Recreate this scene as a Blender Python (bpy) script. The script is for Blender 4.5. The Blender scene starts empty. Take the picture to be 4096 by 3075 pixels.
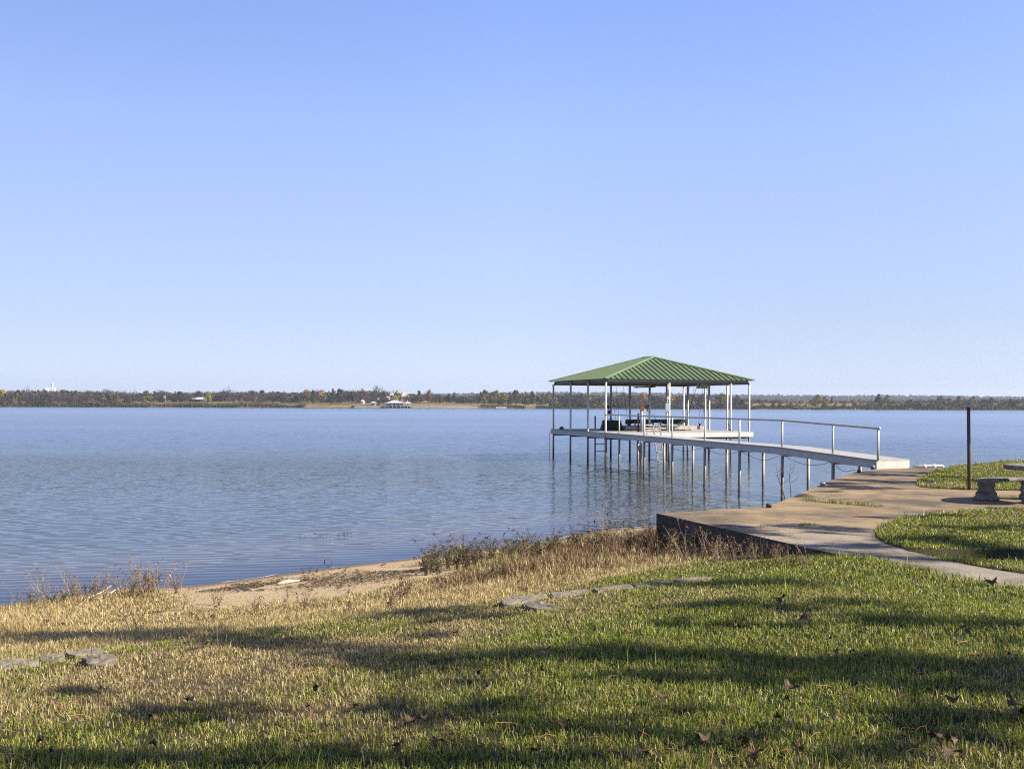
import bpy, bmesh, math, random
import numpy as np
from mathutils import Vector, Matrix, geometry

random.seed(7)
RNG = np.random.default_rng(11)
scene = bpy.context.scene
COL = scene.collection
H = 3.14            # eye height over the water
F = 4000.0          # focal length in photo pixels
ROLL = 0.0035
PI = math.pi

# ------------------------------------------------------------------ camera survey helpers
def ray(px, py):
    dx, dy = px - 2048.0, py - 1537.5
    u = dx * math.cos(ROLL) + dy * math.sin(ROLL)
    v = dy * math.cos(ROLL) - dx * math.sin(ROLL)
    return u / F, (v - 79.5) / F

def P(px, py, Y):
    a, b = ray(px, py)
    return Vector((a * Y, Y, H - b * Y))

def G(px, py, z=0.0):
    a, b = ray(px, py)
    Y = (H - z) / b
    return Vector((a * Y, Y, z))

# ------------------------------------------------------------------ object helpers
def tag(o, label=None, cat=None, group=None, kind=None):
    if label: o['label'] = label
    if cat: o['category'] = cat
    if group: o['group'] = group
    if kind: o['kind'] = kind
    return o

def empty(name, loc=(0, 0, 0), rz=0.0):
    o = bpy.data.objects.new(name, None)
    o.location = loc
    o.rotation_euler = (0, 0, rz)
    o.empty_display_size = 0.1
    COL.objects.link(o)
    return o

def link(name, me, mats, parent=None, loc=None):
    if not isinstance(mats, (list, tuple)): mats = [mats]
    for m in mats:
        if m: me.materials.append(m)
    o = bpy.data.objects.new(name, me)
    COL.objects.link(o)
    if parent: o.parent = parent
    if loc is not None: o.location = loc
    return o

def copy_tree(o, parent=None):
    c = o.copy()
    COL.objects.link(c)
    if parent: c.parent = parent
    for ch in list(o.children):
        copy_tree(ch, c)
    return c

class MB:
    """collects shapes and links them as one mesh object"""
    def __init__(self):
        self.v, self.f, self.mi, self.sm = [], [], [], []
        self.m = 0
    def add(self, vs, fs, smooth=False):
        b = len(self.v)
        self.v += [tuple(x) for x in vs]
        for f in fs:
            self.f.append(tuple(b + i for i in f))
            self.mi.append(self.m); self.sm.append(smooth)
        return self
    def box(self, c, s, M=None):
        x, y, z = s[0] / 2, s[1] / 2, s[2] / 2
        vs = [Vector((sx * x, sy * y, sz * z)) for sz in (-1, 1) for sy in (-1, 1) for sx in (-1, 1)]
        if M is not None: vs = [M @ v for v in vs]
        c = Vector(c)
        vs = [v + c for v in vs]
        return self.add(vs, [(0, 2, 3, 1), (4, 5, 7, 6), (0, 1, 5, 4), (2, 6, 7, 3), (0, 4, 6, 2), (1, 3, 7, 5)])
    def bar(self, a, b, w, h, up=(0, 0, 1)):
        a, b = Vector(a), Vector(b)
        d = (b - a).normalized()
        s = d.cross(Vector(up))
        if s.length < 1e-4: s = d.cross(Vector((1, 0, 0)))
        s.normalize()
        u = s.cross(d).normalized()
        vs = []
        for p in (a, b):
            for su, ss in ((-1, -1), (-1, 1), (1, 1), (1, -1)):
                vs.append(p + u * (su * h / 2) + s * (ss * w / 2))
        return self.add(vs, [(3, 2, 1, 0), (4, 5, 6, 7), (0, 1, 5, 4), (1, 2, 6, 5), (2, 3, 7, 6), (3, 0, 4, 7)])
    def tube(self, pts, r, n=10, cap=True, smooth=True):
        pts = [Vector(p) for p in pts]
        rs = r if isinstance(r, (list, tuple)) else [r] * len(pts)
        vs = []
        ref = None
        for i, p in enumerate(pts):
            d = (pts[min(i + 1, len(pts) - 1)] - pts[max(i - 1, 0)]).normalized()
            if ref is None:
                ref = Vector((1, 0, 0)) if abs(d.x) < 0.8 else Vector((0, 1, 0))
            s = (ref - d * ref.dot(d)).normalized()
            t = d.cross(s)
            ref = s
            for k in range(n):
                an = 2 * PI * k / n
                vs.append(p + (s * math.cos(an) + t * math.sin(an)) * rs[i])
        fs = []
        for i in range(len(pts) - 1):
            for k in range(n):
                a = i * n + k; b = i * n + (k + 1) % n
                fs.append((a, b, b + n, a + n))
        self.add(vs, fs, smooth)
        if cap:
            b0 = len(self.v) - len(vs)
            self.f.append(tuple(b0 + k for k in reversed(range(n)))); self.mi.append(self.m); self.sm.append(False)
            e = b0 + (len(pts) - 1) * n
            self.f.append(tuple(e + k for k in range(n))); self.mi.append(self.m); self.sm.append(False)
        return self
    def lathe(self, c, prof, n=24, sx=1.0, sy=1.0):
        c = Vector(c)
        vs = []
        for r, z in prof:
            for k in range(n):
                an = 2 * PI * k / n
                vs.append(c + Vector((r * sx * math.cos(an), r * sy * math.sin(an), z)))
        fs = []
        for i in range(len(prof) - 1):
            for k in range(n):
                a = i * n + k; b = i * n + (k + 1) % n
                fs.append((a, b, b + n, a + n))
        fs.append(tuple(reversed(range(n))))
        e = (len(prof) - 1) * n
        fs.append(tuple(e + k for k in range(n)))
        return self.add(vs, fs, True)
    def build(self, name, mats, parent=None, loc=None, bevel=0.0):
        me = bpy.data.meshes.new(name)
        me.from_pydata(self.v, [], self.f)
        me.polygons.foreach_set('material_index', self.mi)
        me.polygons.foreach_set('use_smooth', self.sm)
        me.update()
        o = link(name, me, mats, parent, loc)
        if bevel:
            md = o.modifiers.new('bevel', 'BEVEL'); md.width = bevel; md.segments = 2; md.limit_method = 'ANGLE'
        return o

def np_mesh(name, verts, faces_by_size, col=None, attr='col'):
    """fast mesh from numpy; faces_by_size: list of (n,k) int arrays"""
    me = bpy.data.meshes.new(name)
    nv = len(verts)
    me.vertices.add(nv)
    me.vertices.foreach_set('co', np.ascontiguousarray(verts, dtype=np.float32).ravel())
    loops = np.concatenate([f.ravel() for f in faces_by_size]).astype(np.int32)
    sizes = np.concatenate([np.full(len(f), f.shape[1], np.int32) for f in faces_by_size])
    starts = np.concatenate([[0], np.cumsum(sizes)[:-1]]).astype(np.int32)
    me.loops.add(len(loops))
    me.loops.foreach_set('vertex_index', loops)
    me.polygons.add(len(sizes))
    me.polygons.foreach_set('loop_start', starts)
    me.update(calc_edges=True)
    if col is not None:
        a = me.color_attributes.new(attr, 'FLOAT_COLOR', 'POINT')
        c4 = np.ones((nv, 4), np.float32); c4[:, :3] = col
        a.data.foreach_set('color', c4.ravel())
    return me

# ------------------------------------------------------------------ materials
def new_mat(name):
    m = bpy.data.materials.new(name)
    m.use_nodes = True
    nt = m.node_tree
    b = nt.nodes['Principled BSDF']
    return m, nt, b

def N(nt, t, **kw):
    n = nt.nodes.new(t)
    for k, v in kw.items():
        if k.startswith('i_'):
            n.inputs[k[2:].replace('_', ' ')].default_value = v
        else:
            setattr(n, k, v)
    return n

def pmat(name, c1, c2=None, scale=4.0, rough=0.7, bump=0.0, bscale=None, spec=0.3, metal=0.0, stretch=(1, 1, 1), detail=6.0, lo=0.35, hi=0.65, coords='Object'):
    m, nt, b = new_mat(name)
    b.inputs['Roughness'].default_value = rough
    b.inputs['Specular IOR Level'].default_value = spec
    b.inputs['Metallic'].default_value = metal
    b.inputs['Base Color'].default_value = (*c1, 1)
    if c2 is not None or bump:
        if coords == 'World':
            src = N(nt, 'ShaderNodeNewGeometry').outputs['Position']
        else:
            src = N(nt, 'ShaderNodeTexCoord').outputs['Object']
        mp = N(nt, 'ShaderNodeMapping')
        mp.inputs['Scale'].default_value = stretch
        nt.links.new(src, mp.inputs['Vector'])
    if c2 is not None:
        nz = N(nt, 'ShaderNodeTexNoise', i_Scale=scale, i_Detail=detail, i_Roughness=0.65)
        nt.links.new(mp.outputs[0], nz.inputs['Vector'])
        mr = N(nt, 'ShaderNodeMapRange')
        mr.inputs[1].default_value = lo; mr.inputs[2].default_value = hi
        nt.links.new(nz.outputs['Fac'], mr.inputs[0])
        mx = N(nt, 'ShaderNodeMix', data_type='RGBA')
        mx.inputs[6].default_value = (*c1, 1); mx.inputs[7].default_value = (*c2, 1)
        nt.links.new(mr.outputs[0], mx.inputs[0])
        nt.links.new(mx.outputs[2], b.inputs['Base Color'])
    if bump:
        nb = N(nt, 'ShaderNodeTexNoise', i_Scale=bscale or scale * 6, i_Detail=5.0)
        nt.links.new(mp.outputs[0], nb.inputs['Vector'])
        bp = N(nt, 'ShaderNodeBump', i_Strength=1.0, i_Distance=bump)
        nt.links.new(nb.outputs['Fac'], bp.inputs['Height'])
        nt.links.new(bp.outputs[0], b.inputs['Normal'])
    return m

def vcol_mat(name, rough=0.6, spec=0.25, trans=0.0, rand=0.0):
    """colour from the mesh attribute 'col'; optional per-object variation and leaf translucency"""
    m, nt, b = new_mat(name)
    b.inputs['Roughness'].default_value = rough
    b.inputs['Specular IOR Level'].default_value = spec
    a = N(nt, 'ShaderNodeAttribute', attribute_name='col')
    out = a.outputs['Color']
    if rand:
        oi = N(nt, 'ShaderNodeObjectInfo')
        hs = N(nt, 'ShaderNodeHueSaturation')
        r1 = N(nt, 'ShaderNodeMapRange'); r1.inputs[3].default_value = 1 - rand; r1.inputs[4].default_value = 1 + rand
        nt.links.new(oi.outputs['Random'], r1.inputs[0])
        nt.links.new(r1.outputs[0], hs.inputs['Value'])
        ml = N(nt, 'ShaderNodeMath', operation='MULTIPLY'); ml.inputs[1].default_value = 7.31
        fr = N(nt, 'ShaderNodeMath', operation='FRACT')
        nt.links.new(oi.outputs['Random'], ml.inputs[0]); nt.links.new(ml.outputs[0], fr.inputs[0])
        r2 = N(nt, 'ShaderNodeMapRange'); r2.inputs[3].default_value = 0.487; r2.inputs[4].default_value = 0.513
        nt.links.new(fr.outputs[0], r2.inputs[0]); nt.links.new(r2.outputs[0], hs.inputs['Hue'])
        nt.links.new(out, hs.inputs['Color'])
        out = hs.outputs['Color']
    nt.links.new(out, b.inputs['Base Color'])
    if trans:
        tr = N(nt, 'ShaderNodeBsdfTranslucent')
        nt.links.new(out, tr.inputs['Color'])
        mx = N(nt, 'ShaderNodeMixShader'); mx.inputs[0].default_value = trans
        nt.links.new(b.outputs[0], mx.inputs[1]); nt.links.new(tr.outputs[0], mx.inputs[2])
        nt.links.new(mx.outputs[0], nt.nodes['Material Output'].inputs['Surface'])
    return m

M = {}
M['white_paint'] = pmat('white_paint', (.58, .54, .46), (.46, .42, .34), scale=5, rough=.5, bump=.002, bscale=30, lo=.42, hi=.75)
M['deck_boards'] = pmat('deck_boards', (.36, .34, .31), (.28, .265, .24), scale=3, rough=.8, bump=.002, stretch=(1, 6, 1))
M['fascia'] = pmat('fascia', (.53, .505, .46), (.40, .38, .34), scale=2.5, rough=.55, bump=.003, bscale=12, lo=.4, hi=.8)
M['grey_trim'] = pmat('grey_trim', (.42, .42, .42), (.30, .30, .30), scale=4, rough=.6)
M['beam_wood'] = pmat('beam_wood', (.22, .16, .10), (.13, .09, .06), scale=4, rough=.8, stretch=(1, 1, 5))
M['old_wood'] = pmat('old_wood', (.46, .40, .32), (.30, .25, .19), scale=6, rough=.85, bump=.003, stretch=(1, 1, .3))
M['wet_wood'] = pmat('wet_wood', (.36, .29, .20), (.22, .17, .12), scale=6, rough=.85, bump=.003)
M['green_metal'] = pmat('green_metal', (.125, .168, .085), (.105, .142, .072), scale=2.0, rough=.5, spec=.2, lo=.3, hi=.7)
M['green_trim'] = pmat('green_trim', (.155, .21, .105), (.13, .178, .09), scale=2.0, rough=.45, spec=.3)
M['carpet'] = pmat('green_carpet', (.014, .026, .012), (.03, .034, .024), scale=9, rough=.95, bump=.01)
M['dark_metal'] = pmat('dark_metal', (.035, .04, .05), (.06, .06, .06), scale=8, rough=.5)
M['galv'] = pmat('galvanised', (.32, .35, .38), (.22, .24, .27), scale=6, rough=.45, metal=.3)
M['box_grey'] = pmat('box_grey', (.52, .55, .56), (.45, .47, .49), scale=6, rough=.5)
M['rust'] = pmat('rust', (.34, .13, .05), (.14, .06, .035), scale=14, rough=.9, bump=.004)
M['black'] = pmat('black_plastic', (.012, .013, .018), (.02, .02, .025), scale=9, rough=.6)
M['cable'] = pmat('cable', (.03, .03, .032), rough=.6)
M['pvc'] = pmat('pvc', (.72, .72, .68), (.5, .48, .42), scale=5, rough=.4)
M['rust_pole'] = pmat('rust_pole', (.10, .056, .036), (.05, .048, .032), scale=5, rough=.7, bump=.002, stretch=(1, 1, .5))
M['cast_concrete'] = pmat('cast_concrete', (.26, .23, .18), (.10, .09, .075), scale=9, rough=.95, bump=.008, bscale=60)
M['stone'] = pmat('edging_stone', (.215, .178, .13), (.105, .085, .064), scale=5, rough=.95, bump=.012, bscale=22, lo=.35, hi=.7)
M['driftwood'] = pmat('driftwood', (.50, .43, .32), (.34, .27, .19), scale=10, rough=.9)
M['bark'] = pmat('bark', (.10, .08, .065), (.05, .04, .035), scale=6, rough=.95)
M['grass'] = vcol_mat('grass_blades', rough=.45, spec=.35, trans=.40)
M['leaf'] = vcol_mat('leaves', rough=.6, spec=.2, trans=.2)
M['far_leaf'] = vcol_mat('far_leaves', rough=.8, spec=.1, trans=.1, rand=.22)
M['dead_leaf'] = pmat('dead_leaf', (.115, .068, .032), (.055, .034, .018), scale=14, rough=.7)
M['pole_pipe'] = None

def pipe_material():
    """white painted pipe, rust-stained and muddy towards the waterline"""
    m, nt, b = new_mat('painted_pipe')
    b.inputs['Roughness'].default_value = .55
    g = N(nt, 'ShaderNodeNewGeometry')
    sp = N(nt, 'ShaderNodeSeparateXYZ')
    nt.links.new(g.outputs['Position'], sp.inputs[0])
    nz = N(nt, 'ShaderNodeTexNoise', i_Scale=3.0, i_Detail=6.0)
    nt.links.new(g.outputs['Position'], nz.inputs['Vector'])
    ad = N(nt, 'ShaderNodeMath', operation='MULTIPLY_ADD'); ad.inputs[1].default_value = 1.1
    nt.links.new(nz.outputs['Fac'], ad.inputs[0]); nt.links.new(sp.outputs['Z'], ad.inputs[2])
    r = N(nt, 'ShaderNodeValToRGB')
    e = r.color_ramp.elements
    e[0].position = 0.0; e[0].color = (.085, .07, .05, 1)
    e[1].position = 1.0; e[1].color = (.52, .51, .48, 1)
    for p, c in ((.22, (.14, .11, .075, 1)), (.30, (.30, .25, .18, 1)), (.50, (.36, .31, .24, 1)), (.54, (.50, .48, .44, 1))):
        q = e.new(p); q.color = c
    mr = N(nt, 'ShaderNodeMapRange'); mr.inputs[1].default_value = 0.3; mr.inputs[2].default_value = 3.5
    nt.links.new(ad.outputs[0], mr.inputs[0]); nt.links.new(mr.outputs[0], r.inputs[0])
    # rust specks
    n2 = N(nt, 'ShaderNodeTexNoise', i_Scale=16.0, i_Detail=3.0)
    nt.links.new(g.outputs['Position'], n2.inputs['Vector'])
    m2 = N(nt, 'ShaderNodeMapRange'); m2.inputs[1].default_value = .64; m2.inputs[2].default_value = .74
    nt.links.new(n2.outputs['Fac'], m2.inputs[0])
    mx = N(nt, 'ShaderNodeMix', data_type='RGBA'); mx.inputs[7].default_value = (.20, .11, .06, 1)
    nt.links.new(m2.outputs[0], mx.inputs[0]); nt.links.new(r.outputs[0], mx.inputs[6])
    nt.links.new(mx.outputs[2], b.inputs['Base Color'])
    return m
M['pipe'] = pipe_material()

# ------------------------------------------------------------------ noise used for placing things
_NG = RNG.random((256, 256))
def vnoise(x, y, s):
    x = np.asarray(x) * s + 57.3; y = np.asarray(y) * s + 91.7
    xi = np.floor(x).astype(int); yi = np.floor(y).astype(int)
    fx = x - xi; fy = y - yi
    fx = fx * fx * (3 - 2 * fx); fy = fy * fy * (3 - 2 * fy)
    g = lambda a, b: _NG[a % 256, b % 256]
    return (g(xi, yi) * (1 - fx) * (1 - fy) + g(xi + 1, yi) * fx * (1 - fy) + g(xi, yi + 1) * (1 - fx) * fy + g(xi + 1, yi + 1) * fx * fy)
def fbm(x, y, s):
    return (vnoise(x, y, s) + .5 * vnoise(x, y, s * 2.1) + .25 * vnoise(x, y, s * 4.3)) / 1.75

# ------------------------------------------------------------------ plan of the near bank
SLAB_Z = 1.25
SHORE = np.array([(-70, -22), (-40, -4), (-20, 7.5), (-12, 12.6), (-7.9, 15.45), (-6.75, 16.9), (-5.45, 17.2), (-4.0, 18.6), (-3.2, 19.35),
                  (-2.3, 20.1), (-.8, 21.5), (.53, 22.7), (2.29, 25.0), (3.6, 25.8), (5.0, 24.6), (6.3, 21.9)], float)
def gp(lst, z=SLAB_Z):
    return [tuple(G(x, y, z)[:2]) for x, y in lst]
slab_front = gp([(2626, 2052), (2815, 2094), (3005, 2138), (3221, 2189), (3365, 2217), (3510, 2247), (3660, 2280), (3799, 2312), (4015, 2346), (4400, 2395)])
slab_right = gp([(4400, 2335), (4096, 2294), (3943, 2272), (3763, 2236), (3640, 2203), (3546, 2175), (3508, 2152), (3496, 2134), (3510, 2113), (3560, 2094), (3618, 2077), (3740, 2058), (3907, 2043), (4096, 2039), (4700, 2034),
                 (4700, 1967), (4096, 1963), (3871, 1959), (3740, 1953), (3680, 1948), (3664, 1938), (3672, 1924), (3700, 1905), (3745, 1886), (3800, 1874)])
slab_lake = gp([(3800, 1867), (3655, 1871), (3520, 1875), (3430, 1886), (3350, 1910), (3279, 1940), (3200, 1974), (3130, 2003), (3063, 2027), (2850, 2039)])
SLAB = slab_front + slab_right + slab_lake
WALL = [slab_lake[0]] + [tuple(G(4096, 1846, 1.2)[:2]), (24.0, 39.0), (60.0, 55.0)]
LAND = [tuple(p) for p in SHORE] + [(6.6, 21.9)] + gp([(3279, 1940), (3350, 1910), (3430, 1886), (3520, 1875)]) + WALL + [(60, -60), (-70, -60)]

def inside(poly, X, Y):
    X = np.asarray(X, float); Y = np.asarray(Y, float)
    r = np.zeros(X.shape, bool)
    n = len(poly)
    for i in range(n):
        x1, y1 = poly[i]; x2, y2 = poly[(i + 1) % n]
        if y1 == y2: continue
        c = ((y1 > Y) != (y2 > Y)) & (X < (x2 - x1) * (Y - y1) / (y2 - y1) + x1)
        r ^= c
    return r
def dist_line(pts, X, Y, closed=False):
    X = np.asarray(X, float); Y = np.asarray(Y, float)
    d = np.full(X.shape, 1e9)
    n = len(pts)
    for i in range(n if closed else n - 1):
        ax, ay = pts[i]; bx, by = pts[(i + 1) % n]
        vx, vy = bx - ax, by - ay
        t = np.clip(((X - ax) * vx + (Y - ay) * vy) / (vx * vx + vy * vy + 1e-12), 0, 1)
        d = np.minimum(d, np.hypot(X - ax - t * vx, Y - ay - t * vy))
    return d
def sstep(a, b, x):
    t = np.clip((x - a) / (b - a), 0, 1)
    return t * t * (3 - 2 * t)
# upper land to the right of / behind the slab's front edge
UPPER = slab_front + [(30, 5), (60, 5)] + [(60.0, 55.0)] + [WALL[2], WALL[1]] + slab_lake
WALLFULL = gp([(3063, 2027), (3279, 1940), (3350, 1910), (3430, 1886), (3520, 1875)]) + WALL
def terrain(X, Y):
    X = np.asarray(X, float); Y = np.asarray(Y, float)
    ins = inside(LAND, X, Y)
    ds = dist_line(SHORE, X, Y)
    u = np.where(ins, ds, -np.minimum(ds, dist_line(WALLFULL, X, Y)))
    wob = (fbm(X, Y, .35) - .5) * .10 + (fbm(X, Y, 1.3) - .5) * .05
    z = np.interp(u, [-30, -8, -1.5, 0, 1, 2.5, 4.5, 7, 7.8, 8.3, 11, 13.5, 18, 40], [-4, -1.6, -.22, 0, .10, .25, .48, .80, .90, 1.02, 1.3, 1.48, 1.6, 1.9])
    z = z + wob * sstep(.4, 3, u)
    up = inside(UPPER, X, Y) & ins
    sl = inside(SLAB, X, Y)
    dsl = dist_line(SLAB, X, Y, True)
    w = (1 - sstep(.3, 3.0, dsl)) * sstep(8.6, 10.5, u)
    w = np.where(up & (Y > 13), 1.0, w)
    z = z * (1 - w) + (SLAB_Z + .02 + wob * .3) * w
    z = np.where(sl, np.minimum(z, SLAB_Z - .12), z)
    return z, u, up, sl, ins

# ------------------------------------------------------------------ near land
def grid_axis(a, b, fine, lo, hi, growth=1.25):
    xs = list(np.arange(lo, hi + 1e-6, fine))
    s = fine; x = lo
    left = []
    while x > a:
        s *= growth; x -= s; left.append(x)
    s = fine; x = hi
    right = []
    while x < b:
        s *= growth; x += s; right.append(x)
    return np.array(left[::-1] + xs + right)
gx = grid_axis(-70, 60, .2, -12, 18)
gy = grid_axis(-50, 55, .2, 3, 34)
XX, YY = np.meshgrid(gx, gy)
ZZ, UU, UPM, SLM, INS = terrain(XX, YY)
nx, ny = len(gx), len(gy)
idx = np.arange(nx * ny).reshape(ny, nx)
quads = np.stack([idx[:-1, :-1], idx[:-1, 1:], idx[1:, 1:], idx[1:, :-1]], -1).reshape(-1, 4)
verts = np.stack([XX, YY, ZZ], -1).reshape(-1, 3)

def sand_amount(X, Y, u):
    """1 = bare sand, 0 = grass-covered"""
    lim = np.interp(X, [-60, -8, -6.2, -5.3, -4.4, -2.5, -1.2, -.2, 1.0, 2.5, 4, 8], [.7, .7, .8, 1.6, 4.6, 4.9, 4.0, 2.7, 2.3, 2.7, 2.8, 2.8])
    n = (fbm(X, Y, .9) - .5) * 2.0
    return 1 - sstep(-.35, .45, u - lim + n * .9)
def green_amount(X, Y, u, up):
    g = sstep(8.4, 13.0, u + X * .40) * .72 + .12
    n = fbm(X, Y, .55); n2 = fbm(X + 31, Y - 12, 1.6)
    g = g + (n - .5) * 1.5 + (n2 - .5) * .9
    g = np.where(up, .66 + (n - .5) * .9, g)
    g = np.where((u < 8.1) & ~up, .10 + (n - .5) * .4, g)
    return np.clip(g, 0, 1)
sandv = sand_amount(XX, YY, UU)
greenv = green_amount(XX, YY, UU, UPM)
sandv = np.where(UPM, 0, sandv)
lc = np.stack([sandv, greenv, np.clip(UU / 2.0, 0, 1)], -1).reshape(-1, 3)
me = np_mesh('bank', verts, [quads], lc)
me.polygons.foreach_set('use_smooth', np.ones(len(me.polygons), bool))

def bank_material():
    m, nt, b = new_mat('bank_soil')
    b.inputs['Roughness'].default_value = .95
    b.inputs['Specular IOR Level'].default_value = .15
    a = N(nt, 'ShaderNodeAttribute', attribute_name='col')
    sp = N(nt, 'ShaderNodeSeparateColor')
    nt.links.new(a.outputs['Color'], sp.inputs[0])
    g = N(nt, 'ShaderNodeNewGeometry')
    n1 = N(nt, 'ShaderNodeTexNoise', i_Scale=3.0, i_Detail=8.0, i_Roughness=.7)
    n2 = N(nt, 'ShaderNodeTexNoise', i_Scale=22.0, i_Detail=6.0, i_Roughness=.7)
    for n in (n1, n2): nt.links.new(g.outputs['Position'], n.inputs['Vector'])
    def mix(c1, c2, fac):
        x = N(nt, 'ShaderNodeMix', data_type='RGBA')
        for i, c in ((6, c1), (7, c2)):
            if isinstance(c, tuple): x.inputs[i].default_value = (*c, 1)
            else: nt.links.new(c, x.inputs[i])
        nt.links.new(fac, x.inputs[0])
        return x.outputs[2]
    def rng(v, lo, hi):
        r = N(nt, 'ShaderNodeMapRange'); r.inputs[1].default_value = lo; r.inputs[2].default_value = hi
        nt.links.new(v, r.inputs[0]); return r.outputs[0]
    sand = mix((.52, .39, .22), (.40, .29, .16), rng(n1.outputs['Fac'], .35, .65))
    sand = mix(sand, (.14, .09, .055), rng(n2.outputs['Fac'], .60, .70))
    wet = mix((.20, .135, .085), sand, rng(sp.outputs['Blue'], .10, .30))
    thatch = mix((.15, .11, .055), (.07, .055, .03), rng(n2.outputs['Fac'], .35, .65))
    turf = mix(thatch, (.030, .038, .012), sp.outputs['Green'])
    sf = N(nt, 'ShaderNodeMath', operation='ADD')
    nt.links.new(sp.outputs['Red'], sf.inputs[0])
    nm = N(nt, 'ShaderNodeMath', operation='MULTIPLY_ADD'); nm.inputs[1].default_value = .9; nm.inputs[2].default_value = -.45
    nt.links.new(n2.outputs['Fac'], nm.inputs[0]); nt.links.new(nm.outputs[0], sf.inputs[1])
    c = mix(turf, wet, rng(sf.outputs[0], .35, .65))
    nt.links.new(c, b.inputs['Base Color'])
    bp = N(nt, 'ShaderNodeBump', i_Strength=1.0, i_Distance=.06)
    nt.links.new(n2.outputs['Fac'], bp.inputs['Height']); nt.links.new(bp.outputs[0], b.inputs['Normal'])
    return m
bank = link('ground', me, bank_material())
tag(bank, kind='structure')

# ------------------------------------------------------------------ concrete patio slab with its path
def slab_material():
    m, nt, b = new_mat('old_concrete')
    b.inputs['Roughness'].default_value = .9
    b.inputs['Specular IOR Level'].default_value = .2
    g = N(nt, 'ShaderNodeNewGeometry')
    sp = N(nt, 'ShaderNodeSeparateXYZ'); nt.links.new(g.outputs['Position'], sp.inputs[0])
    def noise(s, d=7.0, r=.68, st=None):
        n = N(nt, 'ShaderNodeTexNoise', i_Scale=s, i_Detail=d, i_Roughness=r)
        if st:
            mp = N(nt, 'ShaderNodeMapping'); mp.inputs['Scale'].default_value = st
            nt.links.new(g.outputs['Position'], mp.inputs[0]); nt.links.new(mp.outputs[0], n.inputs['Vector'])
        else: nt.links.new(g.outputs['Position'], n.inputs['Vector'])
        return n.outputs['Fac']
    def rng(v, lo, hi, a=0, c=1):
        r = N(nt, 'ShaderNodeMapRange'); r.inputs[1].default_value = lo; r.inputs[2].default_value = hi; r.inputs[3].default_value = a; r.inputs[4].default_value = c
        nt.links.new(v, r.inputs[0]); return r.outputs[0]
    def mix(c1, c2, fac):
        x = N(nt, 'ShaderNodeMix', data_type='RGBA')
        for i, c in ((6, c1), (7, c2)):
            if isinstance(c, tuple): x.inputs[i].default_value = (*c, 1)
            else: nt.links.new(c, x.inputs[i])
        nt.links.new(fac, x.inputs[0]); return x.outputs[2]
    tan = mix((.31, .215, .115), (.225, .155, .085), rng(noise(1.2), .35, .65))
    grey = mix((.29, .25, .19), (.225, .19, .14), rng(noise(1.6), .35, .65))
    base = mix(grey, tan, rng(sp.outputs['Y'], 13.5, 16.5))
    base = mix(base, (.085, .069, .052), rng(noise(.55, 9, .75), .44, .60, 0, .92))
    base = mix(base, (.38, .31, .21), rng(noise(.8, 6, .6, (.6, 1.6, 1)), .60, .70, 0, .5))
    base = mix(base, (.09, .07, .055), rng(noise(9.0, 8, .7), .60, .72, 0, .6))
    base = mix(base, (.36, .19, .07), rng(noise(.9, 5, .6, (.35, 1.4, 1)), .66, .74, 0, .6))
    # the vertical faces are darker, with upright stain streaks
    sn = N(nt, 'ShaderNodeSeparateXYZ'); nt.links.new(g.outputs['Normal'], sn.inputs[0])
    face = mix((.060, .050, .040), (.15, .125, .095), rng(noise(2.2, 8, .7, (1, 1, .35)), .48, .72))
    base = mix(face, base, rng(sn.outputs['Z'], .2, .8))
    nt.links.new(base, b.inputs['Base Color'])
    bp = N(nt, 'ShaderNodeBump', i_Strength=1.0, i_Distance=.012)
    nt.links.new(noise(26.0), bp.inputs['Height']); nt.links.new(bp.outputs[0], b.inputs['Normal'])
    return m

def extrude_poly(name, poly, z1, z0, mats, parent=None, jit=0.0, step=None):
    pts = []
    n = len(poly)
    for i in range(n):
        a = Vector((*poly[i], 0)); c = Vector((*poly[(i + 1) % n], 0))
        k = max(1, int((c - a).length / step)) if step else 1
        for j in range(k):
            p = a.lerp(c, j / k)
            if jit: p += Vector((random.uniform(-jit, jit), random.uniform(-jit, jit), 0))
            pts.append(p)
    n = len(pts)
    tris = geometry.tessellate_polygon([pts])
    mb = MB()
    top = [(p.x, p.y, z1) for p in pts]; bot = [(p.x, p.y, z0) for p in pts]
    ar = sum(pts[i].x * pts[(i + 1) % n].y - pts[(i + 1) % n].x * pts[i].y for i in range(n))
    fs = []
    for t in tris:
        a, b_, c = (pts[i] for i in t)
        s = (b_ - a).cross(c - a).z
        fs.append(tuple(t) if s > 0 else tuple(reversed(t)))
    for i in range(n):
        j = (i + 1) % n
        f = (i, n + i, n + j, j)
        fs.append(f if ar > 0 else tuple(reversed(f)))
    mb.add(top + bot, fs)
    return mb.build(name, mats, parent)
M['slab'] = slab_material()
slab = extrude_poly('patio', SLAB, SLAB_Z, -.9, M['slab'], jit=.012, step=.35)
tag(slab, kind='structure')
jm = MB(); jp = []
jpts = [G(*p, SLAB_Z) for p in ((2880, 2112), (2962, 2109), (3060, 2101), (3149, 2098), (3260, 2103), (3400, 2110), (3506, 2117))]
for a, b_ in zip(jpts[:-1], jpts[1:]):
    for q in np.linspace(0, 1, 9)[:-1]:
        p = a.lerp(b_, float(q)); jp.append((p + Vector((0, random.uniform(-.03, .03), .004)), random.uniform(.008, .035)))
for (a, wa_), (b_, wb_) in zip(jp[:-1], jp[1:]):
    jm.add([a + Vector((0, -wa_, 0)), b_ + Vector((0, -wb_, 0)), b_ + Vector((0, wb_, 0)), a + Vector((0, wa_, 0))], [(0, 1, 2, 3)])
tag(jm.build('path_joint', pmat('joint_mortar', (.40, .36, .29), (.12, .10, .075), scale=9, rough=.95)), kind='structure')
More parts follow.
